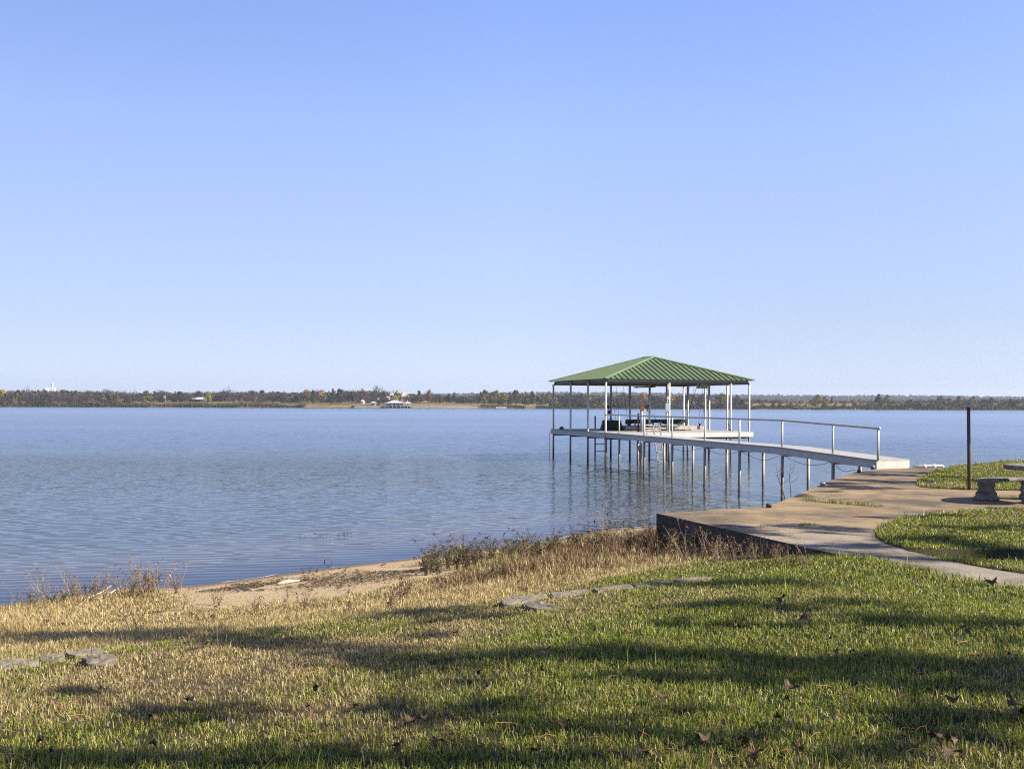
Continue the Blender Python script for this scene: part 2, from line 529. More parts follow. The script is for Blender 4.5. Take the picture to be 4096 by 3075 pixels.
# sea wall under the lawn edge to the right of the slab
sw = MB()
wp = [Vector((x, y, 0)) for x, y in WALL]
for a, b_ in zip(wp[:-1], wp[1:]):
    sw.bar(a + Vector((0, .02, .15)), b_ + Vector((0, .02, .15)), .25, 2.1)
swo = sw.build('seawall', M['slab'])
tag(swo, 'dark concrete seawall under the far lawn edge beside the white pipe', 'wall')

# ------------------------------------------------------------------ lake
def water_material():
    m, nt, b = new_mat('lake_water')
    nt.nodes.remove(b)
    out = nt.nodes['Material Output']
    L = nt.links.new
    g = N(nt, 'ShaderNodeNewGeometry')
    sp = N(nt, 'ShaderNodeSeparateXYZ'); L(g.outputs['Position'], sp.inputs[0])
    at = N(nt, 'ShaderNodeAttribute', attribute_name='col')
    ac = N(nt, 'ShaderNodeSeparateColor'); L(at.outputs['Color'], ac.inputs[0])
    def rng(v, lo, hi, a=0.0, c=1.0, smooth=False):
        r = N(nt, 'ShaderNodeMapRange'); r.inputs[1].default_value = lo; r.inputs[2].default_value = hi; r.inputs[3].default_value = a; r.inputs[4].default_value = c
        if smooth: r.interpolation_type = 'SMOOTHSTEP'
        L(v, r.inputs[0]); return r.outputs[0]
    def math_(op, a, c):
        n = N(nt, 'ShaderNodeMath', operation=op)
        for i, x in enumerate((a, c)):
            if isinstance(x, (int, float)): n.inputs[i].default_value = x
            else: L(x, n.inputs[i])
        return n.outputs[0]
    def vm(op, a, c):
        n = N(nt, 'ShaderNodeVectorMath', operation=op)
        for i, x in enumerate((a, c)):
            if isinstance(x, tuple): n.inputs[i].default_value = x
            else: L(x, n.inputs[i])
        return n.outputs[0]
    def slope(scale, rot, st, detail=3.0, rough=.55):
        mp = N(nt, 'ShaderNodeMapping'); mp.inputs['Rotation'].default_value = (0, 0, rot); mp.inputs['Scale'].default_value = st
        L(g.outputs['Position'], mp.inputs[0])
        n = N(nt, 'ShaderNodeTexNoise', i_Scale=scale, i_Detail=detail, i_Roughness=rough)
        L(mp.outputs[0], n.inputs['Vector'])
        return vm('SUBTRACT', n.outputs['Color'], (.5, .5, .5))
    def scale_(v, s):
        n = N(nt, 'ShaderNodeVectorMath', operation='SCALE'); L(v, n.inputs[0])
        if isinstance(s, (int, float)): n.inputs['Scale'].default_value = s
        else: L(s, n.inputs['Scale'])
        return n.outputs[0]
    Y = sp.outputs['Y']
    shallow = ac.outputs['Red']                      # 0 at the water's edge, 1 in open water
    # wind patches
    wn = N(nt, 'ShaderNodeTexNoise', i_Scale=.035, i_Detail=3.0)
    mpw = N(nt, 'ShaderNodeMapping'); mpw.inputs['Scale'].default_value = (.35, 1, 1)
    L(g.outputs['Position'], mpw.inputs[0]); L(mpw.outputs[0], wn.inputs['Vector'])
    patch = rng(wn.outputs['Fac'], .35, .65, .65, 1.25)
    lee = math_('MULTIPLY', rng(sp.outputs['X'], -1.0, 3.5, 0.0, .68, True), rng(Y, 44, 70, 1.0, 0.0, True))
    nearf = math_('MULTIPLY', rng(Y, 20, 58, .06, .98, True), math_('SUBTRACT', 1.0, lee))
    farf = rng(Y, 110, 430, 1.0, .20, True)
    far2 = rng(Y, 700, 775, 1.0, .05, True)
    amp = math_('MULTIPLY', math_('MULTIPLY', nearf, farf), math_('MULTIPLY', far2, patch))
    chop = vm('ADD', vm('ADD', scale_(slope(1.3, .25, (.55, 1.1, 1)), .36), scale_(slope(3.6, -.2, (.55, 1.2, 1)), .74)), scale_(slope(9.0, .1, (.6, 1.2, 1)), .58))
    chop = scale_(chop, math_('MULTIPLY', amp, rng(Y, 35, 120, 1.0, .60, True)))
    rip_amp = math_('MULTIPLY', rng(Y, 24, 60, 1.0, .15, True), rng(shallow, 0, .25, .25, 1.0))
    def wave(scale, rot, dist, ds, k):
        mp = N(nt, 'ShaderNodeMapping'); mp.inputs['Rotation'].default_value = (0, 0, rot)
        L(g.outputs['Position'], mp.inputs[0])
        w = N(nt, 'ShaderNodeTexWave', wave_type='BANDS', bands_direction='Y', wave_profile='SIN')
        w.inputs['Scale'].default_value = scale; w.inputs['Distortion'].default_value = dist; w.inputs['Detail'].default_value = 2.0; w.inputs['Detail Scale'].default_value = ds
        L(mp.outputs[0], w.inputs['Vector'])
        c = N(nt, 'ShaderNodeCombineXYZ')
        L(math_('MULTIPLY', math_('SUBTRACT', w.outputs['Fac'], .5), k), c.inputs[1])
        L(math_('MULTIPLY', math_('SUBTRACT', w.outputs['Fac'], .5), k * -.2), c.inputs[0])
        return c.outputs[0]
    rip = vm('ADD', wave(.95, -.22, 7.0, .35, .085), wave(1.55, .05, 6.0, .5, .06))
    rip = vm('ADD', rip, scale_(slope(1.0, -.2, (.6, 4.5, 1), 1.0), .16))
    rip = scale_(rip, rip_amp)
    tot = vm('ADD', chop, rip)
    tot = vm('MULTIPLY', tot, (1, 1, 0))
    nrm = N(nt, 'ShaderNodeVectorMath', operation='NORMALIZE'); L(vm('ADD', tot, (0, 0, 1)), nrm.inputs[0])
    nv = nrm.outputs[0]
    gl = N(nt, 'ShaderNodeBsdfGlossy'); L(math_('MULTIPLY', math_('MULTIPLY', rng(Y, 30, 120, .03, .36, True), rng(Y, 330, 520, 1.0, .45, True)), rng(Y, 640, 770, 1.0, .25, True)), gl.inputs['Roughness'])
    gl.inputs['Color'].default_value = (.80, .90, 1, 1)
    L(nv, gl.inputs['Normal'])
    df = N(nt, 'ShaderNodeBsdfDiffuse'); df.inputs['Color'].default_value = (.046, .050, .046, 1)
    mud = N(nt, 'ShaderNodeMix', data_type='RGBA'); mud.inputs[6].default_value = (.095, .075, .06, 1); mud.inputs[7].default_value = (.046, .050, .046, 1)
    L(rng(shallow, .1, 1.0), mud.inputs[0]); L(mud.outputs[2], df.inputs['Color'])
    tr = N(nt, 'ShaderNodeBsdfTransparent'); tr.inputs['Color'].default_value = (.62, .52, .42, 1)
    body = N(nt, 'ShaderNodeMixShader'); L(rng(shallow, .0, .40, .10, 1.0), body.inputs[0]); L(tr.outputs[0], body.inputs[1]); L(df.outputs[0], body.inputs[2])
    fr = N(nt, 'ShaderNodeFresnel'); fr.inputs['IOR'].default_value = 1.333; L(nv, fr.inputs['Normal'])
    mx = N(nt, 'ShaderNodeMixShader'); L(math_('MULTIPLY', fr.outputs[0], rng(Y, 22, 60, .92, .76, True)), mx.inputs[0]); L(body.outputs[0], mx.inputs[1]); L(gl.outputs[0], mx.inputs[2])
    L(mx.outputs[0], out.inputs['Surface'])
    return m
wx = grid_axis(-1500, 1500, .4, -14, 14, 1.3)
wy = grid_axis(-30, 1000, .4, 10, 34, 1.3)
WX, WY = np.meshgrid(wx, wy)
tz, tu, _, _, _ = terrain(WX, WY)
dep = np.clip(-tz / 1.3, 0, 1)
dep = np.where((WY > 60), 1.0, dep)
wi = np.arange(WX.size).reshape(WX.shape)
wq = np.stack([wi[:-1, :-1], wi[:-1, 1:], wi[1:, 1:], wi[1:, :-1]], -1).reshape(-1, 4)
wv = np.stack([WX, WY, np.zeros_like(WX)], -1).reshape(-1, 3)
keep = (tu.ravel()[wq].min(1) < 2.5) | (WY.ravel()[wq].min(1) > 60)
me = np_mesh('lake', wv, [wq[keep]], np.stack([dep] * 3, -1).reshape(-1, 3))
lake = link('lake_water', me, water_material())
tag(lake, kind='structure')

# ------------------------------------------------------------------ grass
def blades(name, X, Y, Z, h, w, col, mat, lean=.5, curl=.5, label=None, out=None):
    n = len(X)
    az = RNG.random(n) * 2 * PI
    ld = RNG.random(n) * 2 * PI if out is None else out + RNG.normal(0, .9, n)
    dx, dy = np.cos(az) * w * .5, np.sin(az) * w * .5
    ln = (RNG.random(n) ** .8) * lean * h
    cx, cy = np.cos(ld) * ln, np.sin(ld) * ln
    hz = np.sqrt(np.maximum(h * h - ln * ln, (.25 * h) ** 2))
    v = np.empty((n, 5, 3), np.float32)
    v[:, 0] = np.stack([X - dx, Y - dy, Z - .01], -1)
    v[:, 1] = np.stack([X + dx, Y + dy, Z - .01], -1)
    mxf = .45
    v[:, 2] = np.stack([X + dx * .85 + cx * mxf, Y + dy * .85 + cy * mxf, Z + hz * .58], -1)
    v[:, 3] = np.stack([X - dx * .85 + cx * mxf, Y - dy * .85 + cy * mxf, Z + hz * .58], -1)
    v[:, 4] = np.stack([X + cx, Y + cy, Z + hz * (1 - curl * .9 * RNG.random(n))], -1)
    b = np.arange(n)[:, None] * 5
    q = b + np.array([[0, 1, 2, 3]]); t = b + np.array([[3, 2, 4]])
    c = np.repeat(col[:, None, :], 5, 1)
    me = np_mesh(name, v.reshape(-1, 3), [q, t], c.reshape(-1, 3))
    return me

def litter(name, X, Y, Z, L, w, col):
    n = len(X); az = RNG.random(n) * 2 * PI; ti = RNG.normal(0, .22, n)
    d = np.stack([np.cos(az) * np.cos(ti), np.sin(az) * np.cos(ti), np.sin(ti)], -1) * L[:, None] * .5
    sd = np.stack([-np.sin(az), np.cos(az), RNG.normal(0, .3, n)], -1) * w[:, None] * .5
    c = np.stack([X, Y, Z], -1)
    bow = np.zeros((n, 3)); bow[:, 2] = L * RNG.uniform(0, .2, n)
    v = np.stack([c - d - sd, c - d + sd, c + bow + sd, c + d + sd * .4, c + d - sd * .4, c + bow - sd], 1)
    b = np.arange(n)[:, None] * 6
    return np_mesh(name, v.reshape(-1, 3), [np.concatenate([b + np.array([[0, 1, 2, 5]]), b + np.array([[5, 2, 3, 4]])])], np.repeat(col, 6, 0))
TAN = np.array([(.44, .335, .145), (.54, .425, .20), (.33, .24, .105), (.40, .32, .165), (.24, .17, .08)])
GRN = np.array([(.175, .22, .020), (.25, .28, .028), (.08, .12, .014), (.35, .34, .05), (.12, .165, .018)])
BRN = np.array([(.15, .08, .038), (.095, .055, .03), (.20, .115, .05), (.065, .045, .026), (.27, .17, .075)])
def pick(pal, n):
    c = pal[RNG.integers(0, len(pal), n)]
    return c * RNG.uniform(.75, 1.2, (n, 1))

def scatter(y0, y1, dens, margin=1.2, per=16, spread=.028, loose=.35):
    """blade positions: most blades grow in tufts, the rest between them; also the direction away from the tuft"""
    xs, ys, os_ = [], [], []
    for a in np.arange(y0, y1, .5):
        half = (a + .5) * .514 + margin
        n = int(dens(a + .25) * .5 * 2 * half)
        nl = int(n * loose); nt_ = n - nl; k = max(1, nt_ // per)
        cx, cy = RNG.uniform(-half, half, k), RNG.uniform(a, a + .5, k)
        i = RNG.integers(0, k, nt_); sp = spread * RNG.uniform(.5, 1.6, k)[i] * (1 + .03 * a)
        ox, oy = RNG.normal(0, 1, nt_) * sp, RNG.normal(0, 1, nt_) * sp
        xs += [RNG.uniform(-half, half, nl), cx[i] + ox]; ys += [RNG.uniform(a, a + .5, nl), cy[i] + oy]
        os_ += [RNG.random(nl) * 2 * PI, np.arctan2(oy, ox)]
    return np.concatenate(xs), np.concatenate(ys), np.concatenate(os_)

# lawn
X, Y, O_ = scatter(3.6, 38, lambda y: 5200 * min(1, (5.5 / y)) ** 1.15)
z, u, up, sl, ins = terrain(X, Y)
dsl = dist_line(SLAB, X, Y, True)
keep = ins & ~sl & ((u > 8.0 + (fbm(X, Y, 1.1) - .5) * .8) | up) & (dsl > .01)
X, Y, z, u, up, O_ = X[keep], Y[keep], z[keep], u[keep], up[keep], O_[keep]
gr = green_amount(X, Y, u, up)
edge = np.exp(-dsl[keep] / .15)
bare = sstep(.58, .72, fbm(X + 20, Y + 9, 1.1)) * (1 - gr)
kp = RNG.random(len(X)) > bare * .45
X, Y, z, u, up, O_, gr, edge = X[kp], Y[kp], z[kp], u[kp], up[kp], O_[kp], gr[kp], edge[kp]
n = len(X)
isg = RNG.random(n) < np.clip(gr * .92, .04, .72)
col = np.where(isg[:, None], pick(GRN, n), pick(TAN, n) * 1.04)
h = np.where(isg, RNG.uniform(.028, .062, n), RNG.uniform(.018, .048, n)) * (1 + .9 * edge * (RNG.random(n) < .6))
clump = fbm(X + 7, Y + 3, 2.4)
h *= .7 + .8 * clump
tall = RNG.random(n) < np.where(up, .05, .012)
h = np.where(tall, h * RNG.uniform(1.8, 2.7, n), h)
w = RNG.uniform(.0032, .006, n) * np.clip(Y / 6.0, 1, 3.2)
lm = blades('lawn', X, Y, z, h, w, col, None, lean=.95, out=O_)
lawn = link('lawn_grass', lm, M['grass'])
tag(lawn, 'short lawn grass mixed green and straw coloured, in the foreground and around the patio', 'grass', kind='stuff')

# long dry grass between the lawn stones and the beach
X, Y, O_ = scatter(6.0, 25, lambda y: 3000 * min(1, (9 / y)) ** 1.0, per=30, spread=.055, loose=.22)
z, u, up, sl, ins = terrain(X, Y)
sa = sand_amount(X, Y, u)
keep = ins & ~sl & ~up & (u < 8.35) & (u > .45) & (RNG.random(len(X)) > sa * 1.02)
X, Y, z, u, sa, O_ = X[keep], Y[keep], z[keep], u[keep], sa[keep], O_[keep]
n = len(X)
brown = sstep(-1.7, .4, X + (fbm(X, Y, .8) - .5) * 2.5) * sstep(8.0, 5.6, u)
brown = np.clip(brown * .85 + (fbm(X + 3, Y, 1.5) - .55) * .6, 0, 1)
rr = RNG.random(n)
col = np.where((rr < brown)[:, None], pick(BRN, n), np.minimum(pick(TAN, n) * np.array([1.20, 1.20, 1.16]), .82))
gg = RNG.random(n) < np.clip(.07 + (fbm(X, Y, .7) - .52) * .9, 0, .5)
col = np.where(gg[:, None], pick(GRN, n) * .8 + .03, col)
hm = np.interp(u, [0, 1.5, 4, 7, 8.3], [.10, .16, .17, .14, .05]) * (.45 + 1.1 * fbm(X + 11, Y + 5, 1.0)) * (1 + 1.1 * brown) * (1 - .5 * sa)
hm = hm * (1 - .62 * sstep(-6.2, -5.0, X) * sstep(.2, -1.2, X) * sstep(7.6, 6.0, u))
h = hm * RNG.uniform(.35, 1.25, n)
w = RNG.uniform(.003, .0055, n) * np.clip(Y / 7.0, 1, 2.6)
lm = blades('dry_grass', X, Y, z, h, w, col, None, lean=.97, out=O_)
dry = link('dry_grass', lm, M['grass'])
tag(dry, 'long dry straw coloured grass between the edging stones and the sandy beach', 'grass', kind='stuff')

# grass growing in the patio cracks
def crack(name, p0, p1, nb, hh, wid, label):
    a, b_ = G(*p0, SLAB_Z), G(*p1, SLAB_Z)
    t = RNG.random(nb)
    den = .35 + .65 * np.abs(np.sin(t * 9.3 + 1.0))
    Xc = a.x + (b_.x - a.x) * t + RNG.normal(0, wid, nb); Yc = a.y + (b_.y - a.y) * t + RNG.normal(0, wid, nb)
    hh_ = RNG.uniform(.4, 1.2, nb) * hh * den
    g = RNG.random(nb) < .6
    me = blades(name, Xc, Yc, np.full(nb, SLAB_Z), hh_, RNG.uniform(.006, .012, nb), np.where(g[:, None], pick(GRN, nb), pick(TAN, nb)), None, lean=.9)
    o = link(name, me, M['grass'])
    tag(o, label, 'grass', kind='stuff')
crack('crack_grass', (3211, 2001), (3517, 2027), 900, .11, .06, 'strip of green grass growing in a crack across the patio')
crack('crack_grass', (3195, 2100), (3275, 2097), 160, .06, .05, 'tiny green grass tuft in the joint where the patio meets the path')
crack('crack_grass', (4010, 1985), (4090, 1990), 160, .05, .10, 'sparse grass tuft on the patio beneath the stone table')

exec_after = []
# ------------------------------------------------------------------ boat dock
DN = Vector((4.98, 53.3, 0)); FV = Vector((8.54, 3.0, 0)); LV = Vector((-2.6, 7.3, 0))
fdir, ldir = FV.normalized(), LV.normalized()
DZ = 1.66
def D(t, r, z=0.0):
    p = DN + FV * t + LV * r
    return Vector((p.x, p.y, z))
dock = empty('boat_dock', D(.5, .5, 0))
tag(dock, 'open sided boat dock with a green metal hip roof on white pipe posts', 'boat dock')
DO = Vector(dock.location)
def dbuild(mb, name, mats, parent=dock, bevel=0.0):
    o = mb.build(name, mats, None, bevel=bevel)
    o.parent = parent
    p = parent; off = Vector((0, 0, 0))
    while p is not None:
        off += Vector(p.location); p = p.parent
    o.location = -off
    return o
# deck: U-shaped, with the boat slip open to the right
T_COL = (0.0, .4265, .853, .985); R_ROW = (.0, .31, .63, .97)
SL0, SL1, SLT = .345, .60, .245
deck_poly = [D(0, -.012), D(1.0, -.012), D(1.0, SL0), D(SLT, SL0), D(SLT, SL1), D(1.0, SL1), D(1.0, 1.0), D(0, 1.0)]
deck = extrude_poly('deck', [(p.x, p.y) for p in deck_poly], DZ, DZ - .05, M['deck_boards'])
deck.parent = dock; deck.location = -DO
def edge_board(a, b_, out, z1=DZ - .052, hh=.235, th=.045):
    m = MB()
    o = out * (th / 2)
    m.bar(a + o + Vector((0, 0, z1 - hh / 2)), b_ + o + Vector((0, 0, z1 - hh / 2)), th, hh)
    return m
dbuild(edge_board(D(0, -.012), D(1.0, -.012), -ldir), 'fascia_board', M['fascia'], deck)
dbuild(edge_board(D(0, 1.0), D(0, -.008), -fdir), 'fascia_board', M['fascia'], deck)
dbuild(edge_board(D(1.0, 0), D(1.0, SL0), fdir), 'fascia_board', M['fascia'], deck)
dbuild(edge_board(D(1.0, SL1), D(1.0, 1.0), fdir), 'fascia_board', M['fascia'], deck)
dbuild(edge_board(D(1.0, 1.0), D(0, 1.0), ldir), 'fascia_board', M['fascia'], deck)
dbuild(edge_board(D(1.0, SL0), D(SLT, SL0), ldir), 'fascia_board', M['fascia'], deck)
dbuild(edge_board(D(SLT, SL1), D(1.0, SL1), -ldir), 'fascia_board', M['fascia'], deck)
# joists below
for r in R_ROW:
    for seg in ((0, 1.0),) if r in (.0, .97) else ((0, 1.0),):
        m = MB()
        rr = min(max(r, .02), .965)
        m.bar(D(-.0, rr, DZ - .34), D(.99, rr, DZ - .34), .08, .10)
        dbuild(m, 'joist', M['beam_wood'], deck)
for t in (.02, .33, .66):
    m = MB(); m.bar(D(t, .03, DZ - .13), D(t, .30, DZ - .13), .05, .15); dbuild(m, 'joist', M['beam_wood'], deck)
EZ = 4.40
lean = (.012, -.006, .008, -.01, .004, .011, -.007, .0, .009, -.004, .006, -.011, .003, .01, -.006, .005)
k = 0
for t in T_COL:
    for r in R_ROW:
        m = MB()
        p = D(t + (.006 if t == 0 else 0), r + (.012 if r == 0 else 0))
        q = p + Vector((lean[k], lean[(k + 5) % 16], 0))
        m.tube([(p.x, p.y, -1.6), (p.x, p.y, DZ), (q.x, q.y, EZ - .12)], .055 if r == 0 or t == 0 else .06, 12)
        m.lathe((q.x, q.y, EZ - .13), [(.062, 0), (.068, .03), (.06, .06), (.03, .075)], 12)
        dbuild(m, 'post', M['pipe'])
        k += 1
# roof
ov = .07
EC = [D(0, 0) + (-fdir - ldir) * ov, D(1, 0) + (fdir - ldir) * ov, D(1, 1) + (fdir + ldir) * ov, D(0, 1) + (-fdir + ldir) * ov]
EC = [Vector((p.x, p.y, 4.53)) for p in EC]
ctr = D(.5, .5)
A1 = ctr - ldir * .62; A2 = ctr + ldir * .62
A1 = Vector((A1.x, A1.y, 5.90)); A2 = Vector((A2.x, A2.y, 5.90))
roof = empty('roof', (0, 0, 0)); roof.parent = dock; roof.location = -DO
def rbuild(mb, name, mats, bevel=0.0):
    o = mb.build(name, mats, roof, bevel=bevel); return o
def panel(pts, e0, e1, name):
    """one roof face: a thin sheet with raised ribs running up the slope"""
    m = MB()
    nrm = (pts[1] - pts[0]).cross(pts[2] - pts[0]).normalized()
    if nrm.z < 0: nrm = -nrm
    top = [p + nrm * .0 for p in pts]; bot = [p - nrm * .02 for p in pts]
    n = len(pts)
    fs = [tuple(range(n)), tuple(reversed(range(n, 2 * n)))] + [(i, n + i, n + (i + 1) % n, (i + 1) % n) for i in range(n)]
    m.add(top + bot, fs)
    ed = (e1 - e0); L_ = ed.length; ed.normalize()
    up = nrm.cross(ed).normalized()
    if up.z < 0: up = -up
    sp = .335
    cnt = int(L_ / sp)
    off = (L_ - cnt * sp) / 2
    for i in range(cnt + 1):
        s = off + i * sp
        b0 = e0 + ed * s
        # length up the slope inside the face outline
        best = None
        for j in range(1, n):
            a, c = pts[j], pts[(j + 1) % n]
            # solve b0 + up*x = a + (c-a)*y in plane coordinates
            ax_, ay_ = (a - e0).dot(ed), (a - e0).dot(up)
            cx_, cy_ = (c - e0).dot(ed), (c - e0).dot(up)
            if abs(cx_ - ax_) < 1e-6: continue
            y = (s - ax_) / (cx_ - ax_)
            if 0 <= y <= 1:
                x = ay_ + (cy_ - ay_) * y
                if x > .05 and (best is None or x < best): best = x
        if best is None: continue
        best = max(.06, best - .07)
        a = b0 - up * .03 + nrm * .024; c = b0 + up * best + nrm * .024
        m.bar(a, c, .042, .05, up=tuple(nrm))
        for q in (.33, .67):   # the low stiffening ribs between the seams
            s2 = s + sp * q
            if s2 > L_ - .3 or best < .5: continue
            b2 = e0 + ed * s2
            m.bar(b2 + nrm * .004, b2 + up * max(.05, best - .30) + nrm * .004, .022, .009, up=tuple(nrm))
    return rbuild(m, name, M['green_metal'])
panel([EC[0], EC[1], A1], EC[0], EC[1], 'roof_panel')
panel([EC[3], EC[0], A1, A2], EC[3], EC[0], 'roof_panel')
panel([EC[1], EC[2], A2, A1], EC[1], EC[2], 'roof_panel')
panel([EC[2], EC[3], A2], EC[2], EC[3], 'roof_panel')
for a, b_ in ((EC[0], A1), (EC[1], A1), (EC[2], A2), (EC[3], A2), (A1, A2)):
    m = MB()
    d = (b_ - a).normalized()
    s = d.cross(Vector((0, 0, 1))).normalized(); u_ = s.cross(d)
    a2 = a - d * .06; b2 = b_ + d * .04
    vs = []
    for p in (a2, b2):
        for q, hz in ((-.14, .012), (-.02, .068), (.02, .068), (.14, .012)):
            vs.append(p + s * q + u_ * hz)
        for q, hz in ((.14, .006), (-.14, .006)):
            vs.append(p + s * q + u_ * hz)
    m.add(vs, [(0, 6, 7, 1), (1, 7, 8, 2), (2, 8, 9, 3), (3, 9, 10, 4), (4, 10, 11, 5), (5, 11, 6, 0), (0, 1, 2, 3, 4, 5), (11, 10, 9, 8, 7, 6)])
    rbuild(m, 'hip_cap', M['green_trim'])
inset = [EC[0] + (fdir + ldir) * .24, EC[1] + (-fdir + ldir) * .24, EC[2] + (-fdir - ldir) * .24, EC[3] + (fdir - ldir) * .24]
for i in range(4):
    a, b_ = inset[i], inset[(i + 1) % 4]
    d = (b_ - a).normalized()
    m = MB(); m.bar(a + d * .021 + Vector((0, 0, -.085)), b_ - d * .021 + Vector((0, 0, -.045)), .04, .12); rbuild(m, 'eave_trim', M['grey_trim'])
hb = [D(0, 0), D(1, 0), D(1, 1), D(0, 1)]
for r in (.028, .31, .63, .955):
    m = MB(); m.bar(D(.005, r, EZ - .03), D(.99, r, EZ - .03), .09, .15); rbuild(m, 'roof_beam', M['beam_wood'])
for t in (.028, .28, .57, .853, .96):
    m = MB(); m.bar(D(t, .032, EZ + .06), D(t, .96, EZ + .06), .06, .05); rbuild(m, 'roof_beam', M['beam_wood'])
for t in (.024, .965):
    m = MB(); m.bar(D(t, .035, EZ - .03), D(t, .95, EZ - .03), .07, .15); rbuild(m, 'roof_beam', M['beam_wood'])
# a ceiling of rafters seen from below
for q in np.linspace(.08, .92, 9):
    m = MB()
    a = EC[0].lerp(EC[1], q); c = A1 if q < .5 else A1
    m.bar(a + Vector((0, 0, .0)) + ldir * .5, a.lerp(A1, .93) + Vector((0, 0, -.12)), .04, .09)
    rbuild(m, 'rafter', M['beam_wood'])

# ------------------------------------------------------------------ gangway
GE = P(3505, 1840, 30.1); GE.z = 0
GB = Vector((4.98 + .2566 * (53.3 - 35.5), 35.5, 0))
GN = D(0, -.014); GN.z = 0
gang = empty('gangway', (GB.x, GB.y, 0))
tag(gang, 'long narrow white gangway with one handrail leading from the patio to the dock', 'gangway')
GO = Vector(gang.location)
gdir = (GE - GN).normalized(); gout = Vector((-gdir.y, gdir.x, 0))  # to the right/far side
if gout.x < 0: gout = -gout
GW = 1.13
def gz(p):
    t = (Vector((p.x, p.y, 0)) - GB).dot((GE - GB).normalized())
    L_ = (GE - GB).length
    return DZ if t <= 0 else DZ - .15 * t / L_
d2 = (GE - GB).normalized()
def strip(name, z_off0, z_off1, w0, w1, mats, parent, pts=None):
    m = MB()
    pts = pts or [GN, GB, GE]
    vs = []
    for i, p in enumerate(pts):
        z = gz(p)
        if i == 0:   # end of the gangway follows the dock's front board
            a0 = p + gout * w0; a1 = p + gout * w1
            a1 = a1 - gdir * (-(a1 - p).dot(ldir) / 1.0) if False else a1
        a = p + gout * w0; b_ = p + gout * w1
        vs += [Vector((a.x, a.y, z + z_off0)), Vector((b_.x, b_.y, z + z_off0)), Vector((b_.x, b_.y, z + z_off1)), Vector((a.x, a.y, z + z_off1))]
    fs = []
    for i in range(len(pts) - 1):
        b0 = i * 4
        for k_ in range(4):
            k2 = (k_ + 1) % 4
            fs.append((b0 + k_, b0 + k2, b0 + 4 + k2, b0 + 4 + k_))
    fs.append((3, 2, 1, 0)); e = (len(pts) - 1) * 4; fs.append((e, e + 1, e + 2, e + 3))
    m.add(vs, fs)
    o = m.build(name, mats, parent); 
    return o
def gb(m, name, mats, parent=gang):
    o = m.build(name, mats, parent)
    return o
ex = gdir * .0
gdeck = strip('walkway_deck', -.04, 0.0, -.03, GW + .03, M['deck_boards'], gang, [GN + gdir * .05, GB, GE])
gdeck.location = -GO
for w0, w1 in ((-.005, .04), (GW - .04, GW + .005)):
    o = strip('side_board', -.27, -.042, w0, w1, M['fascia'], gang, [GN + gdir * .05, GB, GE - gdir * .04]); o.location = -GO
m = MB(); p = GE; m.bar(p + gout * (-.005) + Vector((0, 0, gz(p) - .165)), p + gout * (GW + .005) + Vector((0, 0, gz(p) - .165)), .05, .245)
o = gb(m, 'end_board', M['white_paint']); o.location = -GO
def on_gang(px, off=0.0):
    """point where the gangway's edge line meets the photo column px"""
    best = None
    for a, b_ in ((GN, GB), (GB, GE)):
        a = a + gout * off; b_ = b_ + gout * off
        k_ = (px - 2048) / F
        den = (b_.x - a.x) - k_ * (b_.y - a.y)
        t = (k_ * a.y - a.x) / den
        if -.03 <= t <= 1.03: return a + (b_ - a) * t
    raise ValueError(px)
rail = empty('handrail', (0, 0, 0)); rail.parent = gang; rail.location = -GO
tops = []
for px in (2477, 2577, 2689, 2819, 2958, 3129, 3332, 3513):
    p = on_gang(px, .05)
    z = gz(p)
    m = MB(); m.tube([(p.x, p.y, z - .02), (p.x, p.y, z + .925)], .036, 10); gb(m, 'rail_post', M['white_paint'], rail)
    tops.append(Vector((p.x, p.y, z + .945)))
m = MB()
st = D(0.006, .012); tops.insert(0, Vector((st.x, st.y, DZ + .95)))
ee = tops[-1] + gdir * .06
m.tube(tops + [ee], .036, 10)
m.lathe((ee.x, ee.y, ee.z - .045), [(.01, 0), (.04, .015), (.048, .045), (.04, .075), (.01, .09)], 10)
gb(m, 'top_rail', M['white_paint'], rail)
for off, pxs in ((.06, (2477, 2577, 2689, 2819, 2958, 3129, 3332)), (GW - .06, (2656, 2772, 2907, 3053, 3233, 3440))):
    for i, px in enumerate(pxs):
        p = on_gang(px, off); z = gz(p) - .27
        m = MB(); m.tube([(p.x, p.y, -1.6), (p.x + .01, p.y, z)], .055, 12); o = gb(m, 'pile', M['pipe']); o.location = -GO
for px in (2477, 2577, 2689, 2819, 2958, 3129, 3332):
    a = on_gang(px, -.02); b_ = a + gout * (GW + .04); z = gz(a) - .30
    m = MB(); m.bar(a + Vector((0, 0, z)), b_ + Vector((0, 0, z)), .09, .055); o = gb(m, 'cross_beam', M['old_wood']); o.location = -GO
# sagging cable below the walkway
piles_c = [on_gang(px, .5) for px in (2500, 2640, 2819, 2958, 3129, 3332, 3440)]
m = MB(); pts = []
for a, b_ in zip(piles_c[:-1], piles_c[1:]):
    for q in np.linspace(0, 1, 7)[:-1]:
        p = a.lerp(b_, q); pts.append(Vector((p.x, p.y, gz(p) - .30 - .55 * 4 * q * (1 - q) * random.uniform(.8, 1.0) * .55)))
m.tube(pts, .008, 5); o = gb(m, 'cable', M['cable']); o.location = -GO
# brace under the landward end
m = MB(); a = GE + gout * .3 - gdir * 3.0; b_ = GE + gout * .35 - gdir * .5
m.tube([(a.x, a.y, gz(a) - .30), (b_.x, b_.y, SLAB_Z + .03)], .05, 8); o = gb(m, 'brace', M['old_wood']); o.location = -GO

